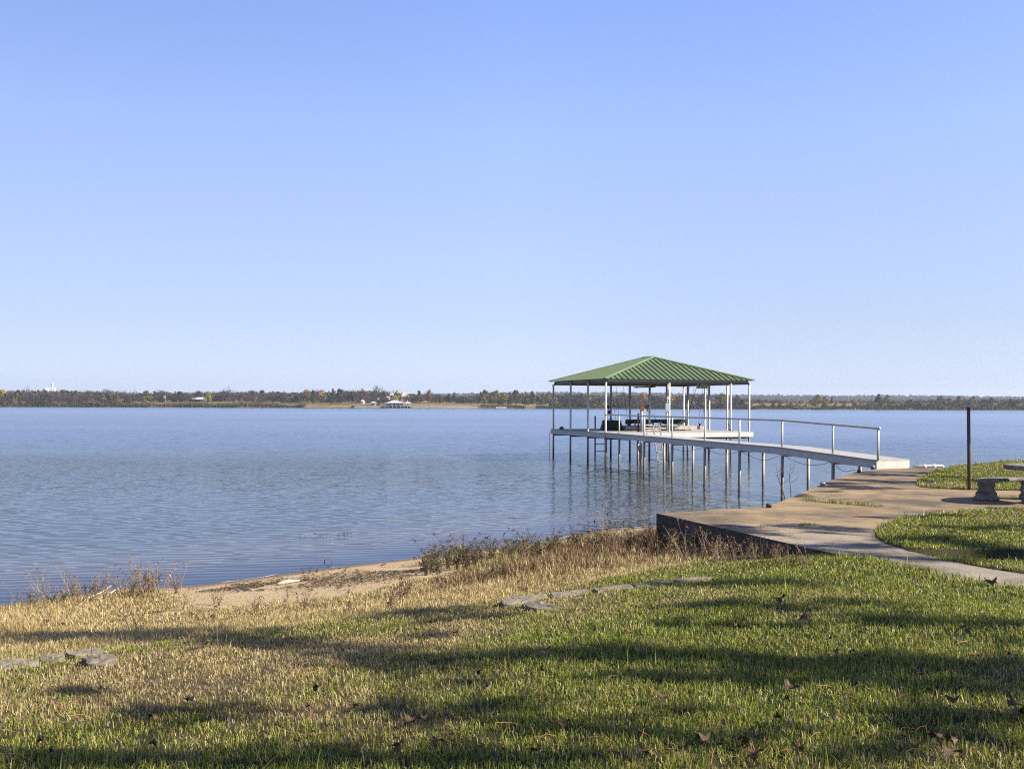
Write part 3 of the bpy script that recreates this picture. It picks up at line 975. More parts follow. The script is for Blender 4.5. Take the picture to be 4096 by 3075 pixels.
# ------------------------------------------------------------------ things on the dock
def thing(name, label, cat, loc, rz=0.0, group=None):
    o = empty(name, loc, rz); tag(o, label, cat, group); return o
def place(mb, name, mats, parent, bevel=0.0):
    """mesh given in world coordinates, parented to an unrotated thing"""
    o = mb.build(name, mats, parent, bevel=bevel)
    p = parent; off = Vector((0, 0, 0))
    while p is not None:
        off += Vector(p.location); p = p.parent
    o.location = -off
    return o
# boat lift
lift = thing('boat_lift', 'boat lift cradle with green carpeted bunks hung on cables in the dock', 'boat lift', D(.55, .47, DZ))
for i, r in enumerate((.36, .575)):
    m = MB(); z = DZ + .16
    m.bar(D(.285, r, z), D(.845, r, z), .09, .20); place(m, 'cradle_beam', M['old_wood'], lift)
for t in (.38, .52, .66, .745):
    m = MB(); m.bar(D(t, .36, DZ + .06), D(t, .575, DZ + .06), .08, .09); place(m, 'cross_member', M['old_wood'], lift)
for i, (r, t0, t1) in enumerate(((.41, .36, .735), (.53, .36, .74))):
    m = MB()
    z = DZ + .60 - .02 * i
    m.bar(D(t0, r, z), D(t1, r, z), .30, .08)
    b = place(m, 'bunk', M['carpet'], lift, bevel=.02)
    m = MB()      # ragged carpet hanging from the bunk
    L_ = (D(t1, r) - D(t0, r)).length
    xs = np.linspace(0, 1, 40)
    lo = .10 + .11 * np.clip(np.sin(xs * 9 + i) + .6 * np.sin(xs * 23 + 2), -.3, 1.0)
    for side in (-.155, .155):
        vs, fs = [], []
        for x, d_ in zip(xs, lo):
            p = D(t0 + (t1 - t0) * x, r) + ldir * side
            vs += [Vector((p.x, p.y, z + .03)), Vector((p.x, p.y, z - .03 - d_ * 1.0)),
                   Vector((p.x, p.y, z + .03)) + ldir * .012, Vector((p.x, p.y, z - .03 - d_)) + ldir * .012]
        for j in range(39):
            a = j * 4; fs += [(a, a + 1, a + 5, a + 4), (a + 3, a + 2, a + 6, a + 7), (a + 1, a + 3, a + 7, a + 5)]
        m.add(vs, fs)
    place(m, 'carpet_flap', M['carpet'], lift)
    for t in (t0 + .01, .55, t1):
        m = MB(); p = D(t, r); m.box((p.x, p.y, DZ + .33), (.09, .09, .50)); place(m, 'bunk_support', M['old_wood'], lift)
for t, r, t2 in ((.30, .36, .262), (.305, .575, .268), (.80, .36, .835), (.805, .575, .84)):
    for dx in (0, .035):
        m = MB(); a = D(t + dx * .6, r, DZ + .38); b_ = D(t2 + dx, r, EZ - .1)
        m.tube([a, b_], .009, 5); place(m, 'cable', M['cable'], lift)
    m = MB(); a = D(t + .01, r, 0)
    m.lathe((a.x, a.y, DZ + .25), [(.01, 0), (.06, .03), (.07, .09), (.05, .14), (.015, .17)], 10); place(m, 'pulley', M['dark_metal'], lift)
m = MB(); m.tube([D(.44, .30, DZ + 1.0), D(.52, .36, DZ + .3)], .012, 6); place(m, 'cable', M['cable'], lift)
m = MB(); m.tube([D(.82, .42, EZ - .1), D(.74, .42, DZ + .62), D(.56, .2, DZ + .05)], .014, 6); place(m, 'cable', M['cable'], lift)
# lumber beside the lift
for i, (t0, t1, r0, r1, z) in enumerate(((.31, .50, .26, .30, .30), (.34, .52, .23, .27, .18), (.33, .455, .20, .22, .06))):
    m = MB(); a, b_ = D(t0, r0, DZ + z + (.10 if i == 0 else .0)), D(t1, r1, DZ + z - .05 + (.06 if i == 2 else .02))
    m.bar(a, b_, .14, .05)
    o = place(m, 'lumber_board', M['old_wood'], None) if False else m.build('lumber_board', M['old_wood'])
    tag(o, ('top weathered board of the lumber stack beside the boat lift', 'middle weathered board of the lumber stack beside the boat lift', 'bottom weathered board lying on the dock deck beside the lift')[i], 'board', 'loose boards on the dock')
for i, t in enumerate((.34, .44)):
    m = MB(); p = D(t, .24); m.box((p.x, p.y, DZ + .07), (.12, .5, .13)); o = m.build('support_block', M['old_wood'])
    tag(o, ('wooden block under the left end of the lumber stack', 'wooden block under the right end of the lumber stack')[i], 'block', 'blocks under the lumber')
# motor box under the roof
mt = thing('winch_motor_box', 'pale grey rectangular winch panel under the roof edge of the dock', 'winch', P(2808, 1545, 57.6))
m = MB(); p = P(2808, 1545, 57.6); m.bar(p - fdir * .32, p + fdir * .32, .16, .26); place(m, 'housing', M['box_grey'], mt, bevel=.01)
q = P(2797, 1541, 57.45)
m = MB(); m.tube([q, q - ldir * .05], .045, 12); place(m, 'drum_hole', M['black'], mt)
for s in (-.22, -.08, .12, .24):
    for hz in (-.07, .05):
        m = MB(); a = p + fdir * s - ldir * .085 + Vector((0, 0, hz)); m.tube([a, a - ldir * .012], .012, 6); place(m, 'bolt', M['dark_metal'], mt)
m = MB(); a = p + fdir * .18 + Vector((0, 0, -.13)); m.tube([a, a + Vector((.02, 0, -.05)), a + Vector((.09, 0, -.06)), a + Vector((.1, 0, -.02))], .012, 6); place(m, 'hook', M['dark_metal'], mt)
# hanging tube
tb = MB(); a, b_ = P(2534, 1549, 57), P(2622, 1547, 57); tb.tube([a, b_], .035, 10)
tbo = thing('hanging_pipe', 'grey pipe slung on brackets below the dock roof', 'pipe', (a + b_) / 2)
place(tb, 'tube', M['dark_metal'], tbo)
for q in (.15, .8):
    c = a.lerp(b_, q); m = MB(); m.tube([c, c + Vector((0, 0, .22))], .015, 6); m.box(c + Vector((0, 0, .0)), (.09, .09, .09)); place(m, 'bracket', M['dark_metal'], tbo)
# breaker box on the middle front post
pp = D(.4265, 0.012)
bx = thing('breaker_box', 'pale electrical breaker box on the middle front dock post', 'electrical box', (pp.x, pp.y, DZ))
c = Vector((pp.x - .10, pp.y - .08, DZ + 1.33)); m = MB(); m.box(c, (.24, .14, .42)); place(m, 'cabinet', M['box_grey'], bx, bevel=.01)
c2 = Vector((pp.x - .10, pp.y - .09, DZ + 1.85)); m = MB(); m.box(c2, (.11, .10, .17)); place(m, 'outlet', M['white_paint'], bx, bevel=.008)
for z0, z1 in ((.02, 1.12), (1.54, 1.765)):
    m = MB(); m.tube([(pp.x - .11, pp.y - .08, DZ + z0), (pp.x - .11, pp.y - .08, DZ + z1)], .022, 8); place(m, 'conduit', M['white_paint'], bx)
m = MB(); m.tube([(pp.x - .10, pp.y - .06, DZ + 1.93), (pp.x - .09, pp.y - .06, EZ - .1)], .035, 8); place(m, 'conduit', M['galv'], bx)
# hand winch on its pair of pipes
wn_ = D(.222, -.018)
hw = thing('hand_winch', 'rusty orange hand winch with crank on top of a dark pipe', 'winch', (wn_.x, wn_.y, 0))
wa = P(2565, 1640, 53.9); wb = P(2558, 1690, 54.3)
m = MB(); m.tube([(wa.x, wa.y, -1.5), (wa.x, wa.y, 1.3)], .06, 12); place(m, 'lower_pipe', M['pipe'], hw)
wu = P(2566, 1640, 54.6)
m = MB(); m.tube([(wu.x, wu.y, DZ), (wu.x, wu.y, wu.z)], .075, 12); place(m, 'stand_pipe', M['galv'], hw)
m = MB(); m.tube([(wu.x - .16, wu.y + .1, DZ), (wu.x - .16, wu.y + .1, DZ + 1.0)], .06, 12); place(m, 'stand_pipe', M['dark_metal'], hw)
m = MB(); c = wu + Vector((.04, 0, .09))
m.tube([c + Vector((-.02, -.1, 0)), c + Vector((-.02, .06, 0))], .115, 14); m.tube([c + Vector((-.16, 0, .03)), c + Vector((.02, 0, .03))], .08, 10); m.box(c + Vector((0, 0, -.08)), (.2, .16, .06))
place(m, 'gear_head', M['rust'], hw)
m = MB(); m.tube([c + Vector((-.03, -.05, .1)), c + Vector((-.11, -.05, .38))], .018, 8); m.tube([c + Vector((-.16, -.05, .40)), c + Vector((-.03, -.05, .38))], .022, 8)
place(m, 'crank_handle', M['rust'], hw)
m = MB(); b3 = P(2577, 1695, 55.2); m.bar((b3.x, b3.y, DZ), (b3.x, b3.y, DZ + 1.25), .12, .05, up=(0, 1, 0)); place(m, 'channel', M['box_grey'], hw)
m = MB(); wl = P(2551, 1780, 54.2); m.tube([(wl.x, wl.y, -1.5), (wl.x, wl.y, 1.35)], .06, 12); place(m, 'lower_pipe', M['pipe'], hw)
bl = P(2557, 1792, 54.0)
m = MB(); m.box(bl, (.17, .10, .26)); place(m, 'block', M['old_wood'], hw, bevel=.01)
m = MB(); m.lathe(bl + Vector((.03, -.02, -.22)), [(.03, 0), (.08, .03), (.08, .08), (.03, .11)], 10); place(m, 'pulley', M['rust'], hw)
m = MB(); m.tube([bl + Vector((0, -.02, -.2)), bl + Vector((.01, -.02, -.75))], .018, 6); place(m, 'chain', M['dark_metal'], hw)
# lamps on posts
for px, py, t, r, lab in ((2588, 1627, .4265, .31, 'rusty round floodlight on the dock post behind the hand winch'), (2434, 1626, .4265, .97, 'upper rusty lamp box on the back left dock post')):
    pq = D(t, r); c = P(px, py, pq.y - .08)
    lp = thing('floodlight', lab, 'lamp', c, 0, 'lamps on the dock posts')
    m = MB(); m.tube([c + Vector((-.09, -.02, 0)), c + Vector((.06, -.02, 0))], .10, 12); place(m, 'lamp_head', M['rust'], lp)
    m = MB(); m.tube([c + Vector((0, 0, -.08)), c + Vector((.03, .02, -.24)), c + Vector((.10, .06, -.27))], .022, 6); place(m, 'arm', M['dark_metal'], lp)
sb = P(2435, 1648, D(.4265, .97).y - .1)
so = thing('switch_box', 'small dark switch box under the lamp on the back left dock post', 'electrical box', sb)
m = MB(); m.box(sb, (.17, .10, .22)); place(m, 'case', M['dark_metal'], so, bevel=.01)
m = MB(); m.tube([sb + Vector((.06, 0, -.1)), sb + Vector((.12, -.05, -.5)), sb + Vector((.3, -.1, -1.0)), sb + Vector((.55, -.2, -1.28))], .014, 6); place(m, 'cord', M['cable'], so)
# dark tub
tc = P(2446, 1715, 58.5); tc.z = DZ
tub = thing('storage_tub', 'black tapered tub standing on the dock behind the near corner post', 'tub', tc)
m = MB(); m.add([tc + Vector((sx * w_, sy * w_ * .7, z)) for z, w_ in ((0.0, .66), (.52, .52)) for sx, sy in ((-1, -1), (1, -1), (1, 1), (-1, 1))],
                [(3, 2, 1, 0), (4, 5, 6, 7), (0, 1, 5, 4), (1, 2, 6, 5), (2, 3, 7, 6), (3, 0, 4, 7)])
place(m, 'body', M['black'], tub, bevel=.03)
m = MB(); m.add([tc + Vector((sx * w_, sy * w_ * .7, z)) for z, w_ in ((.525, .54), (.57, .53)) for sx, sy in ((-1, -1), (1, -1), (1, 1), (-1, 1))],
                [(3, 2, 1, 0), (4, 5, 6, 7), (0, 1, 5, 4), (1, 2, 6, 5), (2, 3, 7, 6), (3, 0, 4, 7)])
m.tube([tc + Vector((-.16, 0, .57)), tc + Vector((-.14, 0, .66)), tc + Vector((.1, 0, .60))], .02, 6); place(m, 'lid', M['black'], tub)
# small cleat block at the far left corner
cb = D(.04, .9); m = MB(); m.box((cb.x, cb.y, DZ + .06), (.26, .14, .12)); m.box((cb.x, cb.y, DZ + .14), (.14, .1, .05))
tag(m.build('dock_cleat', M['dark_metal']), 'small dark cleat on the far left corner of the dock deck', 'cleat')
# swim ladder at the back
la, lb = D(.335, 1.035), D(.42, 1.035)
sl = thing('swim_ladder', 'dark metal swim ladder dropping into the water behind the dock', 'ladder', (la.x, la.y, 0))
for i, a in enumerate((la, lb)):
    m = MB(); m.tube([(a.x, a.y, -.6), (a.x, a.y, DZ + .78)], .045, 8); place(m, 'side_rail', M['dark_metal'], sl)
for z in (.25, .72, 1.15):
    m = MB(); m.tube([(la.x, la.y, z), (lb.x, lb.y, z)], .028, 8); place(m, 'rung', M['dark_metal'], sl)
m = MB(); m.tube([(lb.x, lb.y, DZ + .45), (lb.x + .22, lb.y, DZ + .42)], .02, 6); place(m, 'clamp', M['dark_metal'], sl)
# wooden ladder at the front
t0, b0 = P(2612, 1701, 53.6), P(2638, 1853, 53.0)
wl_ = thing('wooden_ladder', 'pale wooden ladder leaning on the front edge of the dock into the water', 'ladder', (b0.x, b0.y, 0))
for dx, in ((0,), (.36,)):
    m = MB(); off = Vector((dx, dx * .35, 0)); m.bar(b0 + off + Vector((0, 0, -.5)) + (b0 - t0) * .0, t0 + off, .14 if dx == 0 else .15, .06, up=(1, 0, 0)) ; place(m, 'side_rail', M['old_wood'], wl_)
for q in (.06, .30, .50, .70):
    m = MB(); a = b0.lerp(t0, q); m.bar(a, a + Vector((.36, .126, 0)), .05, .05); place(m, 'rung', M['wet_wood'], wl_)
# hose on the post
hp = D(.853, .012); hp = Vector((hp.x, hp.y, DZ))
hs = MB(); pts = []
for i in range(60):
    an = i / 60 * 2 * PI * 2.5
    pts.append(hp + Vector((-.10 + .055 * math.cos(an), -.09 - .02 * math.sin(an * .4), .42 + .36 * math.sin(an) )))
pts += [hp + Vector((-.1, -.12, .3)), hp + Vector((0, -.14, .06)), hp + Vector((.12, -.12, .02))]
hs.tube(pts, .014, 6)
tag(hs.build('hose_coil', M['black']), 'black hose looped on the white front post right of the boat lift', 'hose')
# thin mooring line at the far left corner
m = MB(); a = D(-.02, .98); m.tube([(a.x, a.y, DZ - .2), (a.x + .02, a.y, .6), (a.x, a.y, -.3)], .012, 6)
tag(m.build('mooring_line', M['cable']), 'thin dark line hanging from the far left corner of the dock', 'rope')

# ------------------------------------------------------------------ patio furniture and fittings
TC = Vector((10.26, 19.45, SLAB_Z))
tbl = thing('stone_table', 'round weathered concrete patio table cut off by the frame edge', 'table', TC)
m = MB(); m.lathe(TC + Vector((0, 0, .655)), [(.50, 0), (.61, .005), (.635, .03), (.64, .06), (.63, .085), (.59, .095)], 48); place(m, 'table_top', M['cast_concrete'], tbl)
m = MB(); m.lathe(TC, [(.30, 0), (.32, .06), (.26, .12), (.18, .17), (.15, .3), (.19, .42), (.17, .5), (.26, .6), (.30, .655)], 24); place(m, 'pedestal', M['cast_concrete'], tbl)
def bench(name, a0, a1, r, label, pedang):
    c = math.radians((a0 + a1) / 2)
    base = TC + Vector((math.cos(c) * r, math.sin(c) * r, 0))
    bn = thing(name, label, 'bench', base, 0, 'curved benches round the stone table')
    m = MB(); n = 18; vs = []; hw_ = .19
    for i in range(n + 1):
        an = math.radians(a0 + (a1 - a0) * i / n)
        er = 1.0 if 0 < i < n else .9
        for rr, z in ((r - hw_ * er, .365), (r - hw_ * er - .012, .40), (r - hw_ * er + .015, .435), (r + hw_ * er - .015, .435), (r + hw_ * er + .012, .40), (r + hw_ * er, .365)):
            vs.append(TC + Vector((math.cos(an) * rr, math.sin(an) * rr, z + random.uniform(-.002, .002))))
    fs = []
    for i in range(n):
        for k_ in range(6):
            k2 = (k_ + 1) % 6
            fs.append((i * 6 + k_, i * 6 + k2, i * 6 + 6 + k2, i * 6 + 6 + k_))
    fs += [(5, 4, 3, 2, 1, 0), tuple(n * 6 + i for i in range(6))]
    m.add(vs, fs, False); place(m, 'seat', M['cast_concrete'], bn, bevel=.006)
    # scrolled pedestals
    prof = [(.0, .27), (.02, .285), (.05, .285), (.085, .255), (.10, .225), (.13, .235), (.16, .225), (.185, .19), (.21, .165), (.25, .165), (.28, .185), (.31, .19), (.335, .175), (.365, .19)]
    for an in pedang:
        a = math.radians(an)
        rd = Vector((math.cos(a), math.sin(a), 0)); tg = Vector((-rd.y, rd.x, 0))
        ce = TC + rd * r
        m = MB(); vs = []
        for z, w_ in prof:
            for s, t in ((-1, -1), (1, -1), (1, 1), (-1, 1)):
                vs.append(ce + rd * (s * w_ * .82) + tg * (t * (.085 + .02 * math.sin(z * 40))) + Vector((0, 0, z)))
        fs = [(3, 2, 1, 0)]
        for i in range(len(prof) - 1):
            for k_ in range(4):
                k2 = (k_ + 1) % 4
                fs.append((i * 4 + k_, i * 4 + k2, i * 4 + 4 + k2, i * 4 + 4 + k_))
        e = (len(prof) - 1) * 4; fs.append((e, e + 1, e + 2, e + 3))
        m.add(vs, fs); place(m, 'leg', M['cast_concrete'], bn, bevel=.012)
bench('concrete_bench', 150, 68, .95, 'weathered curved concrete bench behind the round table, its full left leg showing', (143, 76))
bench('concrete_bench', 232, 290, 1.30, 'weathered curved concrete bench in front of the round table, only its end showing', (238, 284))
# rusty pole
pb = G(3877, 1959, SLAB_Z)
pl = thing('rusty_pole', 'tall thin dark rusty pole at the edge of the patio and lawn', 'pole', pb)
m = MB(); m.tube([pb + Vector((0, 0, -.2)), pb + Vector((-.025, 0, 1.86))], .037, 14); place(m, 'shaft', M['rust_pole'], pl)
m = MB(); m.lathe(pb + Vector((-.025, 0, 1.86)), [(.040, 0), (.042, .03), (.035, .045), (.012, .05)], 14); m.tube([pb + Vector((-.025, 0, 1.9)), pb + Vector((-.025, 0, 1.985))], .010, 8); place(m, 'cap', M['galv'], pl)
# PVC pipe by the gangway's end
a, b_ = G(3652, 1864, SLAB_Z + .06), G(3757, 1862, SLAB_Z + .06)
a.z = b_.z = SLAB_Z + .055
pv = thing('drain_pipe', 'white plastic pipe lying on the seawall beside the gangway end', 'pipe', (a + b_) / 2)
m = MB(); m.tube([a, b_, b_ + Vector((.09, 0, -.01)), b_ + Vector((.12, -.02, -.05))], .045, 10); place(m, 'tube', M['pvc'], pv)
for q in (.42, .78):
    c = a.lerp(b_, q); d = (b_ - a).normalized(); m = MB(); m.tube([c - d * .06, c + d * .06], .054, 10); place(m, 'coupling', M['pvc'], pv)
# studs along the lake edge of the patio
for (px, py), r, hh, mt_, lab in (((3290, 1946), .055, .11, 'galv', 'grey capped pipe stub on the lake edge of the patio'), ((3075, 2030), .05, .08, 'rust_pole', 'short rusty brown pipe stub on the lake edge of the patio'),
                                 ((3491, 1877), .06, .12, 'galv', 'grey pipe stub on the patio edge close to the gangway end'), ((3436, 1890), .05, .10, 'rust_pole', 'rusty bracket stub on the patio edge beneath the gangway')):
    c = G(px, py, SLAB_Z); m = MB(); m.lathe(c, [(r, 0), (r, hh * .6), (r * 1.12, hh * .62), (r * 1.12, hh * .8), (r * .6, hh)], 12)
    tag(m.build('pipe_stub', M[mt_]), lab, 'pipe stub', 'pipe stubs along the patio edge')

# ------------------------------------------------------------------ edging stones
STONES = [
 ([(2001, 2400), (2040, 2384), (2185, 2374), (2195, 2384), (2100, 2406), (2070, 2418), (2012, 2420)], 'tan edging stone at the broken left end of the right hand stone row', .16),
 ([(2080, 2412), (2125, 2402), (2165, 2404), (2255, 2428), (2235, 2440), (2140, 2436)], 'tan flat stone turned inward onto the lawn, behind the row corner', .10),
 ([(2197, 2371), (2340, 2353), (2372, 2366), (2215, 2385)], 'long flat edging stone just right of the corner stone', .12),
 ([(2372, 2350), (2520, 2335), (2542, 2346), (2390, 2366)], 'dark shaded edging stone in the middle of the right hand row', .12),
 ([(2534, 2331), (2640, 2318), (2695, 2322), (2670, 2334), (2548, 2342)], 'pale cracked edging stone second from the row\'s right end', .12),
 ([(2692, 2317), (2800, 2304), (2850, 2306), (2840, 2316), (2704, 2326)], 'grassy edging stone at the right end of the stone row', .12),
 ([(-60, 2648), (70, 2630), (150, 2636), (158, 2652), (0, 2676), (-60, 2678)], 'pale edging stone of the left row cut off by the frame', .12),
 ([(155, 2622), (240, 2610), (268, 2622), (210, 2646), (160, 2644)], 'small cracked edging stone second in the left stone row', .12),
 ([(250, 2612), (300, 2600), (400, 2594), (425, 2606), (300, 2624)], 'grey edging stone at the back of the left stone row', .12),
 ([(330, 2628), (370, 2614), (450, 2612), (478, 2640), (430, 2658), (345, 2654)], 'broad flat brown stone at the right end of the left stone row', .10),
]
for poly, lab, th in STONES:
    cx = sum(p[0] for p in poly) / len(poly); cy = sum(p[1] for p in poly) / len(poly)
    z0 = 1.0
    for _ in range(4):
        w_ = G(cx, cy, z0); zt = float(terrain([w_.x], [w_.y])[0][0]); z0 = max(zt, .86) + (.042 if cx < 600 else .032)
    base = [G(x, y, z0) for x, y in poly]
    # resample the outline so it is rounded and uneven
    n = len(base); pts = []
    for i in range(n):
        a, b_ = base[i], base[(i + 1) % n]
        for q in (.12, .5, .88):
            p = a.lerp(b_, q); pts.append(p + Vector((random.uniform(-.012, .012), random.uniform(-.012, .012), 0)))
    cen = sum(pts, Vector()) / len(pts)
    m = MB(); vs = []
    rings = ((1.02, -th - .1), (1.03, -.05), (1.0, -.008), (.96, .002), (.6, .004), (.25, .003))
    for s, dz in rings:
        for p in pts:
            vs.append(cen + (p - cen) * s + Vector((0, 0, dz + random.uniform(-.007, .007))))
    k_ = len(pts); fs = []
    area = sum(pts[i].x * pts[(i + 1) % k_].y - pts[(i + 1) % k_].x * pts[i].y for i in range(k_))
    for i in range(len(rings) - 1):
        for j in range(k_):
            f = (i * k_ + j, i * k_ + (j + 1) % k_, (i + 1) * k_ + (j + 1) % k_, (i + 1) * k_ + j)
            fs.append(f if area > 0 else tuple(reversed(f)))
    vs.append(cen + Vector((0, 0, .010))); ci = len(vs) - 1
    e = (len(rings) - 1) * k_
    for j in range(k_):
        f = (e + j, e + (j + 1) % k_, ci); fs.append(f if area > 0 else tuple(reversed(f)))
    m.add(vs, fs, False)
    tag(m.build('edging_stone', M['stone']), lab, 'stone', 'edging stones of the lawn')

# ------------------------------------------------------------------ weeds on the bank
def weed_template(name, height, nst, leafy, cstem, cleaf, seedhead=True):
    """stems as thin tubes; narrow leaves as folded blades. Returns (stem mesh, foliage mesh)."""
    r = random.Random((ord(name[0]) * 7 + ord(name[1])) % 999 + int(height * 100))
    ms = MB(); lv, lf, lcol = [], [], []
    for s in range(nst):
        bx, by = r.gauss(0, .05 * height), r.gauss(0, .05 * height)
        hh = height * r.uniform(.55, 1.0); az = r.uniform(0, 2 * PI); ln = r.uniform(.1, .75)
        pts = []
        for i in range(6):
            q = i / 5
            pts.append(Vector((bx + math.cos(az) * ln * hh * q ** 1.5 + r.gauss(0, .01) * hh, by + math.sin(az) * ln * hh * q ** 1.5 + r.gauss(0, .01) * hh, hh * q)))
        ms.tube(pts, [.005, .0046, .004, .0034, .0025, .0014], 4, cap=False)
        for b in range(r.randint(2, 5)):
            i = r.randint(2, 4); p = pts[i]; a2 = r.uniform(0, 2 * PI); L_ = hh * r.uniform(.10, .26)
            q = p + Vector((math.cos(a2) * L_ * .6, math.sin(a2) * L_ * .6, L_ * .7))
            ms.tube([p, p.lerp(q, .5) + Vector((0, 0, -.01)), q], [.0025, .002, .001], 3, cap=False)
            pts.append(q)
        nl = int(leafy * r.uniform(.7, 1.3))
        for l in range(nl):
            if l % 3 == 0 and len(pts) > 6: p = pts[r.randint(6, len(pts) - 1)]
            else:
                i = r.randint(0, 4); p = pts[i].lerp(pts[i + 1], r.random())
            a2 = r.uniform(0, 2 * PI); L_ = r.uniform(.025, .075); droop = r.uniform(-.9, .7)
            d = Vector((math.cos(a2), math.sin(a2), droop)).normalized(); sd = d.cross(Vector((0, 0, 1))).normalized() * (L_ * r.uniform(.10, .2))
            k0 = len(lv); mid = p + d * L_ * .5; tip = p + d * L_ + Vector((0, 0, -L_ * .25))
            lv.extend([p, mid + sd, tip, mid - sd + Vector((0, 0, .004))]); lf.append((k0, k0 + 1, k0 + 2, k0 + 3))
            c = r.choice(cleaf); v_ = r.uniform(.7, 1.25); lcol += [tuple(x * v_ for x in c)] * 4
    me_s = bpy.data.meshes.new('weed_stem'); me_s.from_pydata(ms.v, [], ms.f); me_s.materials.append(cstem)
    me_l = np_mesh('weed_foliage', np.array([tuple(v) for v in lv]), [np.array(lf)], np.array(lcol)); me_l.materials.append(M['leaf'])
    return me_s, me_l
M['stalk'] = pmat('dry_stalk', (.30, .22, .13), (.16, .11, .07), scale=20, rough=.9)
M['stalk_dark'] = pmat('dark_stalk', (.13, .085, .055), (.08, .06, .04), scale=20, rough=.9)
CB = [(.21, .13, .065), (.29, .195, .10), (.13, .085, .045), (.36, .26, .14)]
CG = [(.085, .11, .04), (.12, .13, .05), (.16, .14, .06), (.10, .07, .04), (.06, .085, .03)]
WT = {
 'brown': [weed_template('a%d' % i, .5, 4, 12, M['stalk'], CB) for i in range(3)],
 'green': [weed_template('b%d' % i, .38, 6, 20, M['stalk_dark'], CG) for i in range(3)],
 'tall': [weed_template('c%d' % i, .8, 3, 11, M['stalk'], CB + CG[:1]) for i in range(2)],
 'rust': [weed_template('d%d' % i, .55, 5, 18, M['stalk_dark'], [(.10, .045, .025), (.16, .07, .035), (.07, .04, .025)]) for i in range(2)],
}
def weed(kind, x, y, sc, label, group):
    z = float(terrain([x], [y])[0][0]) - .01
    ms_, ml_ = random.choice(WT[kind])
    t = thing('dried_weed', label, 'weed', (x, y, z), random.uniform(0, 6.28), group)
    sc *= 1.15
    t.scale = (sc, sc, sc * random.uniform(.9, 1.1))
    for nm, me_ in (('stem', ms_), ('foliage', ml_)):
        o = bpy.data.objects.new(nm, me_); COL.objects.link(o); o.parent = t
def bankpt(px, py):
    z = .3
    for _ in range(6):
        w_ = G(px, py, z); z = float(terrain([w_.x], [w_.y])[0][0])
    return w_
def bankpts(px, py):
    px = np.asarray(px, float); py = np.asarray(py, float)
    dx, dy = px - 2048.0, py - 1537.5
    a = (dx * math.cos(ROLL) + dy * math.sin(ROLL)) / F
    b = (dy * math.cos(ROLL) - dx * math.sin(ROLL) - 79.5) / F
    z = np.full(px.shape, .6)
    for _ in range(7):
        Y_ = (H - z) / b
        z = terrain(a * Y_, Y_)[0]
    return np.stack([a * Y_, Y_, z], -1)
wr = random.Random(5)
Lw = 'brown and green dried weed in the clump by the water at the bank\'s left end'
for i in range(52):
    px = wr.uniform(50, 730); base = np.interp(px, [50, 400, 730], [2425, 2395, 2362]) + wr.uniform(-12, 22)
    w_ = bankpt(px, base); weed(wr.choice(['brown', 'green', 'brown', 'brown', 'tall']), w_.x, w_.y, wr.uniform(.45, .85) * (1.25 if 380 < px < 640 else .95), Lw, 'weeds at the left end of the bank')
for px, py, sc, kind, lab in ((178, 2395, .80, 'tall', 'tall bare leaning weed stalk nearest the left frame edge'), (287, 2388, .72, 'tall', 'tall weed with a dark drooping seed head above the left clump'), (470, 2380, .72, 'tall', 'upright dry weed above the middle of the left clump'), (660, 2365, .6, 'tall', 'single dry weed leaning right at the end of the left clump')):
    w_ = bankpt(px, py); weed(kind, w_.x, w_.y, sc, lab, 'weeds at the left end of the bank')
Lc = 'low dark green weed with brown tips along the beach edge before the patio wall'
for i in range(100):
    px = wr.uniform(1690, 2430); base = np.interp(px, [1690, 2000, 2430], [2282, 2238, 2195]) + wr.uniform(-20, 24)
    w_ = bankpt(px, base); weed(wr.choice(['green', 'green', 'green', 'rust', 'brown']), w_.x, w_.y, wr.uniform(.55, 1.05), Lc, 'green weeds along the beach edge')
for px, py, sc, kind, lab in ((1838, 2270, .95, 'tall', 'tallest dry weed rising from the left end of the green weeds'), (1970, 2230, .55, 'tall', 'thin upright weed standing over the green weeds'), (2065, 2225, .6, 'tall', 'arching dry weed leaning over the sand in the middle of the bank'), (2170, 2200, .6, 'tall', 'arching weed near the dock reflection on the beach'), (2265, 2195, .6, 'tall', 'slanting dry weed midway between the beach and the patio wall'), (2330, 2190, .5, 'rust', 'reddish broad leaved weed in the green weed row')):
    w_ = bankpt(px, py); weed(kind, w_.x, w_.y, sc, lab, 'green weeds along the beach edge')
Lr = 'tall brown dried weed beside the left corner of the patio wall'
for i in range(30):
    px = wr.uniform(2420, 2640); base = wr.uniform(2175, 2245)
    w_ = bankpt(px, base); weed(wr.choice(['rust', 'brown', 'tall', 'rust']), w_.x, w_.y, wr.uniform(.7, 1.1) * (.85), Lr, 'brown weeds beside the patio corner')
Lf = 'brown dried weed growing against the dark patio wall'
for i in range(64):
    px = wr.uniform(2650, 3240); base = np.interp(px, [2650, 2900, 3240], [2225, 2240, 2262]) + wr.uniform(-14, 18)
    w_ = bankpt(px, base); weed(wr.choice(['brown', 'brown', 'rust', 'tall']), w_.x, w_.y, wr.uniform(.45, .85) * np.interp(px, [2650, 3240], [1.0, .55]), Lf, 'weeds against the patio wall')
Ls = 'single dried weed standing in the long straw grass below the sand'
for i in range(46):
    px = wr.uniform(20, 2450); base = np.interp(px, [0, 700, 1600, 2450], [2490, 2490, 2400, 2290]) + wr.uniform(-60, 60)
    w_ = bankpt(px, base); weed(wr.choice(['brown', 'rust', 'brown']), w_.x, w_.y, wr.uniform(.3, .6), Ls, 'single weeds in the long dry grass')
